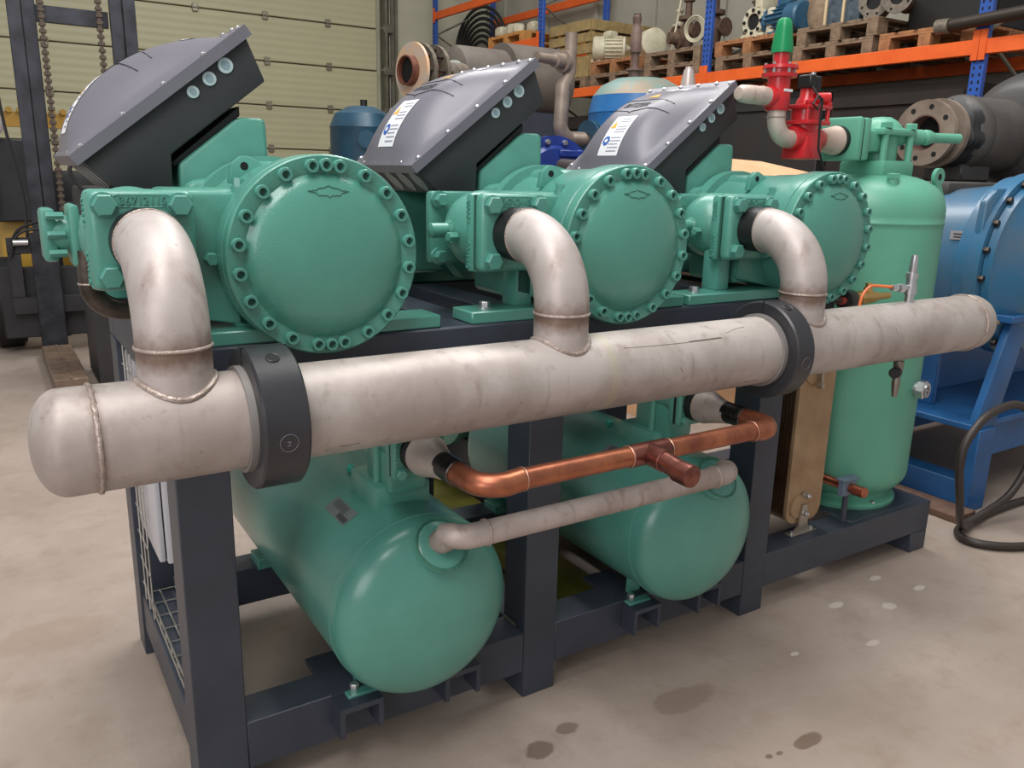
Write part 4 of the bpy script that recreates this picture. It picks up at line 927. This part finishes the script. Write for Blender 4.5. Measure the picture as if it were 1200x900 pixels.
part('crankcase', MB().lathe((6.50, 5.96, PBASE+.165), X, [(0, .135), (.25, .135)], 28).box((6.47, 5.83, PBASE+.001), (6.75, 6.1, PBASE+.06), .01).box((6.5, 5.88, PBASE+.25), (6.72, 5.98, PBASE+.42), .02, seg=2), CREAM, wc)
part('flange_face', MB().ring((6.49, 5.96, PBASE+.165), -X, .13, .075, .015, 28), CREAM, wc); part('flange_opening', MB().lathe((6.499, 5.96, PBASE+.165), -X, [(0, .075), (.004, .075)], 24), DARK, wc)
b0 = None
for k in range(8):
    a = 2*PI*k/8; p = Vector((6.475, 5.96+.103*math.cos(a), PBASE+.165+.103*math.sin(a)))
    if b0 is None: b0 = part('flange_bolt', MB().hexa(p, p-X*.016, .017), DARK, wc, at=p); q0 = p
    else: again(b0, p-q0, wc)
part('coupling_guard', MB().box((6.47, 5.70, PBASE+.001), (6.65, 5.80, PBASE+.27), .03, seg=2), CREAM, wc)
wr = MB().lathe((6.8, 5.32, PBASE+.001), Z, [(0, .22), (.15, .27), (.35, .24), (.5, .2), (.62, .1), (.66, 0)], 24)
single('wrapped_machine', wr.sub(lambda v: Vector((v.x+.02*math.sin(19*v.z), v.y+.03*math.sin(11*v.z+3*v.x), v.z))), mat('brown_wrapping_foil', (150, 130, 108), .3, rgb2=(118, 98, 78), cscale=8, bump=.8, bscale=14), 'machine wrapped in brownish foil between the blue motor and the framed grilles', 'machine')
for k, y in enumerate((5.02, 4.84)):
    t = thing('framed_grille', ('left' if k == 0 else 'right')+' of two grey-blue grille frames with pale wooden edges on the rack', 'grille', (6.6, y, PBASE))
    part('grille_panel', MB().box((6.46, y-.07, PBASE+.001), (6.52, y+.08, PBASE+.6), .004), mat('grille_grey_blue', (96, 110, 122), .4, metal=.4, rgb2=(60, 68, 76), cscale=20), t)
    part('wooden_edge', MB().box((6.45, y+.081, PBASE+.001), (6.53, y+.105, PBASE+.62), .002), mat('pale_edge_wood', (206, 184, 146), .7), t)
for k, (x, y, d) in enumerate(((6.40, 4.60, (-.55, -.25, 0)), (6.36, 4.36, (-.8, -.3, .0)))):
    t = thing('flanged_pipe', ('rusty' if k == 0 else 'pale')+' flanged pipe piece lying on the rack pallet, '+('left one' if k == 0 else 'right one'), 'pipe', (x, y, PBASE if k == 0 else BT+.144))
    d = Vector(d).normalized(); c = Vector((x, y, (PBASE+.125)))
    part('pipe_body', MB().lathe(c, -d, [(0, .07), (.34, .07)], 24), GREYC if k == 0 else RUST, t)
    part('flange', MB().ring(c, d, .118, .055, .022, 32), GREYC, t)
    part('bore', MB().lathe(c+d*.002, d, [(0, .055), (.002, .054)], 24), DARK, t)
    e1 = d.cross(Z).normalized(); b0 = None
    for j in range(8 if k == 0 else 4):
        a = 2*PI*j/(8 if k == 0 else 4)+.4; p = c+d*.0222+(e1*math.cos(a)+Z*math.sin(a))*.092
        if b0 is None: b0 = part('bolt_hole', MB().lathe(p, d, [(0, .011), (.0006, .011)], 12), DARK, t, at=p); q0 = p
        else: again(b0, p-q0, t)
single('dark_bin', MB().box((6.62, 3.70, BT+.144), (7.2, 4.43, BT+.85), .02), mat('black_bin_plastic', (30, 28, 26), .5), 'big dark bin standing on the pallet near the right rack upright', 'bin')
single('white_carton', MB().box((6.35, 3.64, BT+.146), (6.47, 3.74, BT+.27), .004), CREAM, 'small white carton against the nearest blue upright', 'box') if False else None
st_ = thing('steel_tube', 'brown steel tube with thick end lying across the rack corner', 'pipe', (6.3, 3.5, 2.5))
part('tube', MB().cyl((6.22, 3.82, 2.47), (6.05, 2.0, 2.52), .045, n=20), mat('dark_tube', (60, 52, 46), .5, metal=.4), st_); part('tube_end', MB().ring((6.215, 3.80, 2.47), Vector((.0, 1, 0)), .055, .025, .10, 20), GREYC, st_)
lumps = [(6.45, 10.5, .09), (6.5, 10.25, .10), (6.42, 10.05, .08), (6.55, 9.85, .09)]
for k, (x, y, s) in enumerate(lumps):
    z = 3.036+.1425
    single('cast_cover', MB().box((x-s, y-s, z), (x+s, y+s, z+s*1.5), s*.3, seg=1, rot=Matrix.Rotation(.5*k, 3, 'Z')), CREAM, ('nearest', 'second nearest', 'third nearest', 'farthest')[3-k]+' pale cast metal cover on the bright pallet beyond the blue upright', 'machine part', 'pale cast covers on the bright pallet')
hb_ = MB()
for k in range(7): hb_.torus((6.93+.012*k, 11.95+.02*k, 3.22-.02*k), Vector((1, .15, 0)), .62-.06*k, .026, 44, 7)
single('hose_coil', hb_, BLACK, 'big coil of black hose hanging on the wall beside the sectional door', 'hose')
# added dark crates that stand in for the shade under the first rack level
DKM = mat('rack_shade_brown', (44, 34, 28), .8, rgb2=(34, 28, 26), cscale=3); DKG = mat('rack_shade_grey', (46, 42, 40), .7, rgb2=(42, 42, 44), cscale=3)
for (x0, y0, x1, y1, h, M, lab) in ((6.4, 3.7, 7.3, 4.9, 2.1, DKM, 'added dark brown crate filling the shade under the nearest rack bay'), (6.4, 5.0, 7.3, 6.2, 2.12, DKG, 'added dark grey crate filling the shade under the rack below the blue motor'), (6.4, 6.45, 7.3, 7.7, 2.08, DKM, 'added dark brown crate filling the shade under the rack below the rusty valves'), (6.4, 7.8, 7.3, 9.1, 2.05, DKM, 'added dark brown crate filling the shade under the rack below the slatted crate'), (6.4, 9.4, 7.3, 12.0, 1.9, DKG, 'added dark grey crate filling the shade at the far end under the rack')):
    t = thing('shade_fill_crate', lab, 'crate', ((x0+x1)/2, (y0+y1)/2, 0), 'added dark crates for the shade under the rack')
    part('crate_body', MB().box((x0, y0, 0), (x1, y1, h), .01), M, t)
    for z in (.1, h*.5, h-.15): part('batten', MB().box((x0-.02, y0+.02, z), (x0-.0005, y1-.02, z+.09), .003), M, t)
wbx = MB().box((4.9, 5.2, 0), (5.6, 6.0, 1.45), .006)
single('brown_carton', wbx, mat('brown_carton', (170, 142, 106), .8, rgb2=(150, 122, 90), cscale=4), 'brown carton behind the deep blue machine', 'box')

# long grey insulated tank with flanged stub, behind the middle compressor
tk = thing('insulated_tank', 'long dark grey lying tank behind the middle compressor, in front of the rack', 'tank', (5.0, 6.6, 0))
TG = mat('dusty_dark_insulation', (104, 96, 88), .7, rgb2=(84, 76, 70), cscale=3)
part('tank_shell', MB().lathe((3.52, 6.6, 2.13), X, [(-.0, 0), (.01, .2), (.04, .25), (.07, .26), (.50, .26), (.505, .32), (1.10, .32), (1.12, .2), (1.13, 0)], 48), TG, tk)
part('cradle', MB().box((3.75, 6.35, 0), (4.5, 6.85, 1.87), .01), FRAME, tk)
part('end_stub', MB().lathe((3.38, 6.50, 2.12), X, [(0, .12), (.20, .14)], 24), mat('pale_jacket', (140, 146, 138), .5, metal=.3), tk)
fs_ = thing('flanged_pipe_end', 'rusty open pipe end with torn peach lining and bolted flanges behind the middle grey lid', 'pipe', (3.15, 6.3, 2.1))
fd = Vector((-.985, -.17, 0)).normalized(); fc = Vector((2.98, 6.22, 2.10))
part('pipe', MB().ring(fc+fd*.06, -fd, .112, .100, .30, 32), mat('rust_red_pipe', (120, 70, 50), .6, rgb2=(84, 48, 38), cscale=14), fs_, 'rust-brown open pipe')
part('pipe_inside', MB().lathe(fc+fd*.02, fd, [(0, .10), (.001, .10)], 28), DARK, fs_)
part('lining', MB().ring(fc, -fd, .215, .113, .025, 36), mat('peach_lining', (216, 176, 138), .7, rgb2=(190, 184, 176), cscale=6), fs_, 'peach and grey torn lining disc')
for dd in (.07, .20): part('flange', MB().ring(fc-fd*dd, -fd, .215, .10, .035, 36), GREYC, fs_)
b0 = None
for k in range(10):
    e1 = fd.cross(Z).normalized(); a = 2*PI*k/10; p = fc-fd*.05+(e1*math.cos(a)+Z*math.sin(a))*.18
    if b0 is None: b0 = part('flange_bolt', MB().cyl(p, p-fd*.22, .014, n=8).hexa(p, p+fd*.02, .026), STEELD, fs_, at=p); q0 = p
    else: again(b0, p-q0, fs_)
part('tail_pipe', MB().cyl(fc-fd*.22, Vector((3.50, 6.33, 2.11)), .10, n=24), GREYC, fs_)
part('stand', MB().box((3.12, 6.28, 0), (3.22, 6.38, 1.93), .005), FRAME, fs_)

# small dark blue upright tank near the door
bt = thing('blue_tank', 'dark blue upright tank with round blind flange in front of the sectional door', 'tank', (2.89, 6.9, 0))
DBL = mat('dark_blue_tank_paint', (38, 78, 100), .4, rgb2=(30, 64, 84), cscale=7)
part('tank_shell', MB().lathe((2.86, 6.95, 0), Z, [(.25, 0), (.26, .12), (.34, .27), (1.68, .272), (1.69, .276), (1.70, .272), (1.80, .23), (1.86, .12), (1.874, 0)], 48), DBL, bt)
for dx, dy in ((-.12, -.12), (.12, -.12), (0, .15)): part('leg', MB().box((2.86+dx-.02, 6.95+dy-.02, 0), (2.86+dx+.02, 6.95+dy+.02, .34), .003), DBL, bt)
part('blind_flange', MB().lathe((2.80, 6.72, 1.585), Vector((-.3, -1, 0)), [(0, .055), (.03, .055), (.031, .075), (.05, .075)], 24), DBL, bt); part('top_plug', MB().cyl((2.88, 6.95, 1.86), (2.88, 6.95, 1.92), .03, n=12), BLACK, bt)
part('side_valve', MB().cyl((2.98, 6.73, 1.60), (3.02, 6.62, 1.60), .03, n=12).cyl((2.93, 6.62, 1.59), (3.06, 6.66, 1.61), .018, n=10), RUST, bt)
part('relief_valve', MB().lathe((3.06, 6.78, 1.60), Z, [(0, .02), (.1, .02), (.11, .03), (.2, .026), (.24, .018), (.26, 0)], 14), SCREW, bt)

# big teal blue vessel with pipe and valves, behind the right compressor
bvv = thing('blue_vessel', 'bright blue upright vessel with faded teal dome behind the right compressor', 'vessel', (4.05, 4.75, 0))
M_ = mat('two_tone_blue', (44, 112, 172), .4, rgb2=(38, 98, 156), cscale=5)
vc = (4.05, 4.72)
part('vessel_shell', MB().lathe((vc[0], vc[1], 0), Z, [(.2, 0), (.22, .2), (.30, .355), (1.76, .358), (1.765, .362), (1.78, .358), (1.88, .335)], 56), M_, bvv)
part('vessel_dome', MB().lathe((vc[0], vc[1], 0), Z, [(1.88, .335), (1.95, .28), (2.0, .18), (2.02, 0)], 56, cap=False), mat('faded_teal', (92, 140, 140), .5, rgb2=(140, 122, 100), cscale=5), bvv, 'faded teal and rust dome')
part('skirt', MB().lathe((vc[0], vc[1], 0), Z, [(0, .25), (.26, .24)], 40), M_, bvv)
gp = thing('grey_pipe', 'grey steel pipe with elbow and angled valve left of the bright blue vessel', 'pipe', (3.55, 4.8, 1.5))
gpath = [Vector((3.62, 4.8, 2.28)), Vector((3.62, 4.8, 2.18)), Vector((3.50, 4.8, 1.96)), Vector((3.50, 4.8, 1.72))]
gp1 = [Vector((3.525, 4.85, 2.27)), Vector((3.525, 4.85, 2.02)), Vector((3.47, 4.85, 1.93)), Vector((3.46, 4.85, 1.68))]+[Vector((3.46+.10*(1-math.cos(a)), 4.85, 1.68-.10*math.sin(a))) for a in [PI/2*i/8 for i in range(1, 9)]]+[Vector((3.70, 4.80, 1.58))]
part('pipe', MB().tube(gp1, [.042, .042, .05, .05]+[.05]*8+[.05], 20), mat('dusty_grey_pipe', (152, 138, 126), .5, metal=.3, rgb2=(124, 108, 98), cscale=9), gp)
part('valve_branch', MB().lathe((3.51, 4.85, 2.08), Vector((-1, -.15, .02)), [(0, .05), (.03, .05), (.032, .075), (.06, .075), (.062, .05), (.13, .05), (.135, .036), (.28, .03), (.30, .034)], 20), MATS['dusty_grey_pipe'], gp)
part('flange', MB().ring((3.64, 4.78, 1.58), X, .13, .04, .025, 28), DBL, gp, 'blue flange'); part('flange', MB().ring((3.675, 4.78, 1.58), X, .13, .04, .025, 28), DBL, gp, 'blue flange')
bp_ = thing('brown_valve_pipe', 'slim brown pipe with flanged valve standing on the bright blue vessel', 'valve', (4.2, 4.7, 1.98))
part('pipe_body', MB().lathe((3.97, 4.70, 1.82), Z, [(0, .038), (.14, .038), (.15, .062), (.165, .062), (.17, .042), (.225, .042), (.23, .062), (.245, .062), (.25, .028), (.34, .028), (.35, .038), (.50, .038), (.515, .028), (.54, .026), (.55, .03), (.58, .03), (.585, .026), (.60, .026)], 20), mat('brown_pipe_paint', (112, 90, 80), .6, rgb2=(86, 66, 58), cscale=14), bp_)
wv_ = thing('white_safety_valve', 'small white safety valve rising behind the rightmost grey lid', 'valve', (4.6, 4.6, 1.9))
part('valve_body', MB().lathe((4.20, 4.40, 1.80), Z, [(0, .085), (.035, .085), (.04, .06), (.06, .06), (.065, .052), (.075, .058), (.12, .058), (.125, .05), (.17, .05), (.25, .034), (.252, .026), (.27, .024)], 20), SCREW if False else mat('whitish_metal', (196, 184, 180), .35, metal=.4), wv_)
part('bottom_pipe', MB().cyl((4.20, 4.40, 1.0), (4.20, 4.40, 1.85), .03, n=12), GREYC, wv_)
# deep blue flanged machine between the lids
db = thing('blue_machine', 'deep blue machine with bolted round flange seen between the middle and right compressors', 'machine', (3.55, 4.4, 0))
DB2 = mat('deep_blue_paint', (32, 58, 140), .35, rgb2=(26, 48, 118), cscale=6)
part('casing', MB().box((2.9, 4.5, .3), (3.50, 5.1, 1.43), .06, seg=3).lathe((3.19, 4.55, 1.24), -Y, [(0, .34), (.03, .34), (.032, .28), (.06, .26), (.08, 0)], 40), DB2, db)
b0 = None
for k in range(14):
    a = 2*PI*k/14; p = Vector((3.19+.305*math.cos(a), 4.52, 1.24+.305*math.sin(a)))
    if b0 is None: b0 = part('flange_bolt', MB().hexa(p, p-Y*.025, .018), SCREW, db, at=p); q0 = p
    else: again(b0, p-q0, db)
part('plinth', MB().box((2.9, 4.5, 0), (3.50, 5.1, .299), .01), DB2, db)
part('top_bracket', MB().box((3.20, 4.47, 1.45), (3.56, 4.7, 1.49), .004), DB2, db)

# ================================================================== right: blue compressor on its stand, black tank on top
SB = mat('stand_blue_paint', (40, 98, 156), .42, rgb2=(34, 84, 134), cscale=5); CBL = mat('compressor_blue_paint', (42, 104, 142), .35, rgb2=(92, 104, 114), cscale=2.5, cmix=.25, coat=.2)
sd_ = thing('steel_stand', 'blue welded steel stand with shelf and gussets under the blue compressor', 'stand', (3.7, 2.1, 0))
part('base_plate', MB().box((3.19, 1.62, .001), (3.33, 2.7, .03), .003), mat('rusty_base', (120, 92, 78), .7, rgb2=(90, 66, 54), cscale=12), sd_, 'rusty flat base bar')
part('base_beam', MB().box((3.335, 1.702, .001), (3.44, 2.7, .13), .004).box((3.44, 1.72, .20), (4.6, 1.74, .355), .004), SB, sd_)
part('gusset', MB().prism([(1.66, .03), (1.80, .03), (1.80, .36), (1.93, .72), (1.93, .80), (1.76, .80), (1.76, .36)], 0, 3.40, 3.43, .001) if False else MB().box((3.335, 1.66, .001), (3.46, 1.70, .36), .003).prism([(3.30, .36), (3.46, .36), (3.60, .80), (3.46, .80)], 1, 1.67, 1.70, .002), SB, sd_)
part('shelf', MB().box((3.30, 1.68, .36), (4.6, 2.6, .385), .003), SB, sd_)
part('back_plate', MB().box((3.36, 2.1, .385), (4.6, 2.13, .80), .003).box((3.32, 2.45, .03), (4.6, 2.48, .36), .003), SB, sd_)
part('inner_rib', MB().box((3.46, 1.95, .385), (3.49, 2.4, .80), .003), SB, sd_)
part('top_plate', MB().box((3.40, 1.64, .80), (4.6, 2.6, .83), .004), SB, sd_)
bc_ = thing('blue_compressor', 'large blue compressor with bolted round end cover on the blue steel stand', 'compressor', (4.0, 2.1, .83))
cx0, cz0 = 3.65, 1.01
part('casing', MB().lathe((cx0, 1.80, cz0), Y, [(0, .36), (.05, .36), (.055, .33), (.30, .30), (.8, .30)], 56).box((3.42, 2.0, .832), (4.5, 2.6, 1.25), .05, seg=3), CBL, bc_)
part('end_flange', MB().lathe((cx0, 1.745, cz0), Y, [(0, .375), (.055, .375)], 64).prism([(3.29, 1.0), (3.31, 1.27), (3.37, 1.32), (4.1, 1.34), (4.1, 1.0)], 1, 1.765, 1.80, .01), CBL, bc_)
part('end_cover', MB().lathe((cx0, 1.742, cz0), -Y, [(0, .345), (.03, .34), (.035, .30), (.09, .24), (.12, .12), (.125, 0)], 56), CBL, bc_)
b0 = None
for k in range(20):
    a = 2*PI*k/20+.1; p = Vector((cx0+.355*math.cos(a), 1.745, cz0+.355*math.sin(a)))
    if b0 is None: b0 = part('cover_bolt', MB().hexa(p, p-Y*.018, .014), STEELD, bc_, at=p); q0 = p
    else: again(b0, p-q0, bc_)
part('side_cover', MB().box((3.40, 2.05, .86), (3.42, 2.42, 1.08), .02, seg=2), CBL, bc_)
for y, z in ((2.1, .89), (2.37, .89), (2.1, 1.05), (2.37, 1.05)): part('cover_bolt', MB().hexa((3.40, y, z), (3.38, y, z), .016), STEELD, bc_)
npl = part('name_plate', MB().box((3.335, 1.83, 1.115), (3.341, 1.91, 1.150)), mat('silver_plate', (186, 180, 182), .35, metal=.4), bc_, 'small silver name plate')
for k in range(2): part('plate_print', MB().box((3.3338, 1.845, 1.123+.012*k), (3.3352, 1.895, 1.128+.012*k)), INKD, npl)
part('top_block', MB().box((3.52, 2.05, 1.262), (4.5, 2.65, 1.345), .03, seg=2), mat('dark_dusty_steel', (66, 62, 60), .6, rgb2=(52, 48, 46), cscale=4), bc_, 'dark grey block on top')
bk = thing('black_tank', 'big black lying tank with insulated branch and open grey flange above the blue compressor', 'tank', (4.6, 2.5, 1.35))
TB = mat('black_insulation', (56, 54, 54), .45, rgb2=(74, 70, 68), cscale=2.5, bump=.2, bscale=8)
part('tank_shell', MB().lathe((4.42, 2.34, 1.60), Vector((1, -.12, 0)), [(0, 0), (.02, .2), (.08, .27), (.16, .30), (1.6, .30), (1.65, 0)], 56), TB, bk)
part('branch_jacket', MB().lathe((4.02, 2.38, 1.57), X, [(0, .15), (.02, .175), (.05, .185), (.09, .175), (.10, .18), (.5, .185)], 48), mat('dark_grey_jacket', (84, 80, 76), .5, rgb2=(64, 60, 58), cscale=4), bk)
part('wrinkled_sleeve', MB().lathe((3.90, 2.38, 1.57), X, [(0, .12), (.02, .15), (.035, .135), (.05, .158), (.07, .14), (.09, .16), (.11, .145), (.13, .165)], 40).sub(lambda v: v+Vector((0, .008*math.sin(60*v.z), .008*math.sin(70*v.y)))), BLACK, bk)
FG = mat('pale_flange_steel', (158, 144, 130), .5, metal=.4, rgb2=(130, 114, 102), cscale=9)
fx = 3.80
part('open_flange', MB().ring((fx, 2.38, 1.565), X, .150, .082, .03, 48), FG, bk, 'pale grey open flange')
part('flange_neck', MB().ring((fx+.03, 2.38, 1.565), X, .095, .082, .08, 40).ring((fx+.001, 2.38, 1.565), X, .088, .076, .10, 40), mat('pinkish_neck', (124, 92, 84), .5, rgb2=(100, 74, 66), cscale=9), bk)
part('flange_bore', MB().lathe((fx+.075, 2.38, 1.565), X, [(0, .082), (.002, .082)], 32), DARK, bk)
part('rear_flange', MB().ring((fx+.085, 2.38, 1.565), X, .16, .09, .03, 48), FG, bk)
b0 = None
for k in range(8):
    a = 2*PI*k/8+.2; p = Vector((fx-.0006, 2.38+.118*math.cos(a), 1.565+.118*math.sin(a)))
    if b0 is None: b0 = part('bolt_hole', MB().lathe(p, X, [(0, .0125), (.0005, .0125)], 16), DARK, bk, at=p); q0 = p
    else: again(b0, p-q0, bk)
part('tank_saddle', MB().box((5.2, 2.0, 0), (5.35, 2.5, 1.36), .01), TB, bk); part('branch_support', MB().box((4.0, 2.28, 1.346), (4.25, 2.48, 1.43), .01), TB, bk)
gv = MB().cyl((4.42, 2.10, 1.83), (4.62, 2.0, 1.84), .014, n=10)
for k in range(5): gv.hexa((4.42+.04*k, 2.10-.02*k, 1.83+.002*k), (4.44+.04*k, 2.09-.02*k, 1.83+.002*k), .024)
part('pipe_fittings', gv, SCREW, bk, 'row of bright pipe fittings')
# black cable on the floor
cp = [(4.4, 1.55, .018), (3.9, 1.58, .018), (3.55, 1.60, .018), (3.30, 1.59, .018), (3.08, 1.54, .05), (2.95, 1.50, .20), (2.91, 1.50, .38), (2.99, 1.50, .48), (3.10, 1.50, .522), (3.25, 1.50, .525), (3.38, 1.50, .46), (3.50, 1.52, .30), (3.42, 1.54, .12), (3.25, 1.56, .05), (3.12, 1.57, .018), (3.04, 1.51, .018), (3.06, 1.43, .018), (3.18, 1.35, .018), (3.45, 1.27, .018), (3.9, 1.2, .018)]
def smooth(P, k=6):
    P = [Vector(p) for p in P]; out = []
    for i in range(len(P)-1):
        a, b_, c, d = P[max(i-1, 0)], P[i], P[i+1], P[min(i+2, len(P)-1)]
        for j in range(k):
            t = j/k; out.append(.5*((2*b_)+(c-a)*t+(2*a-5*b_+4*c-d)*t*t+(3*b_-a-3*c+d)*t**3))
    return out+[P[-1]]
single('power_cable', MB().tube(smooth(cp), .0155, 10), mat('dark_cable', (50, 42, 38), .5), 'thick dark cable looping over the floor by the blue stand', 'cable')

# ================================================================== left: forklift truck
fk = thing('forklift', 'black and yellow forklift truck with raised mast behind the left end of the frame', 'forklift', (.68, 7.2, 0))
MS = mat('dark_mast_steel', (72, 74, 82), .4, metal=.4, rgb2=(52, 52, 58), cscale=7); FB = mat('forklift_black', (48, 48, 50), .5, rgb2=(36, 36, 38), cscale=5); YEL = mat('forklift_yellow', (190, 150, 54), .45)
for x0, s in ((.342, 1), (1.063, -1)):
    for k, dx in enumerate((0, .086)):
        x = x0+s*dx
        part('mast_rail', MB().box((x-.042, 6.86+.02*k, .08), (x+.042, 6.90+.02*k, 3.4), .004).box((x-.035 if s > 0 else x+.02, 6.90, .08), (x-.02 if s > 0 else x+.035, 7.02, 3.4), .003), MS, fk)
for z in (2.28, .95, 3.2): part('cross_bar', MB().box((.42, 6.93, z), (.93, 6.97, z+.11), .004), MS, fk)
link = MB()
for k in range(52): link.box((.478, 6.828, 1.0+.046*k), (.522, 6.852, 1.024+.046*k), .003); link.box((.488, 6.835, 1.02+.046*k), (.512, 6.847, 1.05+.046*k))
ch_ = part('lift_chain', link, mat('chain_steel', (92, 80, 70), .5, metal=.5), fk, at=(.5, 6.84, 1.0))
again(ch_, (.36, 0, 0), fk)
fkp = MB().box((.27, 6.58, .07), (.43, 6.62, .86), .004)
f1 = part('fork', MB().box((.262, 6.575, .045), (.425, 6.625, .865), .006).box((.262, 5.45, .03), (.425, 6.60, .068), .006), mat('worn_fork_steel', (66, 68, 74), .4, metal=.5, rgb2=(44, 44, 48), cscale=10), fk, at=(.34, 6.6, 0))
f2 = again(f1, (.62, 0, 0), fk)
part('fork_sleeve', MB().box((.250, 5.42, .025), (.437, 6.53, .085), .006).box((.335, 5.42, .085), (.352, 6.53, .089), .001), mat('brown_worn_sleeve', (128, 108, 90), .6, metal=.2, rgb2=(96, 78, 66), cscale=10), fk, 'brownish worn fork blade')
part('carriage', MB().box((.12, 6.63, .72), (1.22, 6.68, .83), .005).box((.12, 6.63, .30), (1.22, 6.68, .42), .005).box((.12, 6.63, .42), (.20, 6.68, .72), .003).box((1.14, 6.63, .42), (1.22, 6.68, .72), .003), FB, fk)
part('carriage_roller', MB().cyl((.16, 6.60, .80), (.25, 6.60, .80), .022, n=14), SCREW, fk)
part('tyre', MB().cyl((-.02, 7.1, .33), (.19, 7.1, .33), .33, n=40, ch=.03), BLACK, fk); part('tyre', MB().cyl((1.18, 7.1, .33), (1.38, 7.1, .33), .33, n=40, ch=.03), BLACK, fk)
part('axle_plate', MB().box((.05, 6.70, .12), (1.28, 6.76, .62), .01), FB, fk)
part('chassis', MB().box((.1, 7.45, .25), (1.26, 8.6, 1.02), .04, seg=2), YEL, fk); part('overhead_post', MB().box((.0, 7.6, .9), (.22, 7.75, 1.35), .01).box((.1, 7.3, .9), (.35, 7.5, 1.5), .01), FB, fk)
part('steering_guard', MB().box((.45, 7.3, .95), (.95, 7.6, 1.28), .03, seg=2), FB, fk)
part('lamp', MB().lathe((.13, 7.2, 1.60), Vector((0, -1, 0)), [(-.05, .03), (-.03, .07), (0, .085), (.015, .07), (.025, 0)], 28), mat('lamp_glass', (196, 186, 186), .15), fk, 'round pale headlamp'); part('lamp_bracket', MB().box((.05, 7.2, .95), (.10, 7.24, 1.60), .003), FB, fk)
part('hose', MB().tube(smooth([(.16, 6.75, 2.6), (.19, 6.75, 1.7), (.26, 6.74, 1.1), (.25, 6.72, .75)]), .010, 8), BLACK, fk); part('hose', MB().tube(smooth([(.16, 6.62, .82), (.22, 6.60, .90), (.4, 6.6, .96), (.62, 6.6, 1.0)]), .010, 8), BLACK, fk); part('hose', MB().tube(smooth([(.14, 6.62, .70), (.20, 6.60, .86), (.38, 6.6, .90), (.62, 6.6, .92)]), .010, 8), BLACK, fk)
part('pulley', MB().cyl((.10, 6.80, 2.15), (.14, 6.80, 2.15), .11, n=24), FB, fk)
gb = MB().box((-.5, 9.4, 1.66), (1.5, 9.44, 1.80), .004)
for k in range(22): gb.cyl((-.48+.09*k, 9.37, 1.815), (-.48+.09*k, 9.47, 1.815), .028, n=10)
t = thing('yellow_barrier', 'yellow scalloped bar behind the forklift mast in front of the door', 'barrier', (.5, 9.4, 0)); part('bar', gb, mat('ochre_bar', (168, 130, 50), .5), t); part('bar_post', MB().box((-.45, 9.40, 0), (-.38, 9.44, 1.66)).box((1.38, 9.40, 0), (1.45, 9.44, 1.66)), FB, t)
# small machine parts visible beside the first terminal box
sm_ = thing('grey_machine', 'grey and black hydraulic unit with black hose behind the first terminal box', 'machine', (.62, 5.6, 0))
part('cylinder', MB().cyl((.50, 5.2, 1.36), (.60, 5.3, 1.14), .05, n=16), mat('grey_cylinder', (150, 138, 130), .5, metal=.3), sm_) if False else None
part('unit_body', MB().box((.50, 5.5, 0), (.72, 6.0, 1.20), .02, seg=2), FB, sm_); part('hose', MB().tube(smooth([(.52, 5.5, 1.18), (.46, 5.5, 1.30), (.55, 5.5, 1.38), (.66, 5.5, 1.38)]), .012, 8), BLACK, sm_)
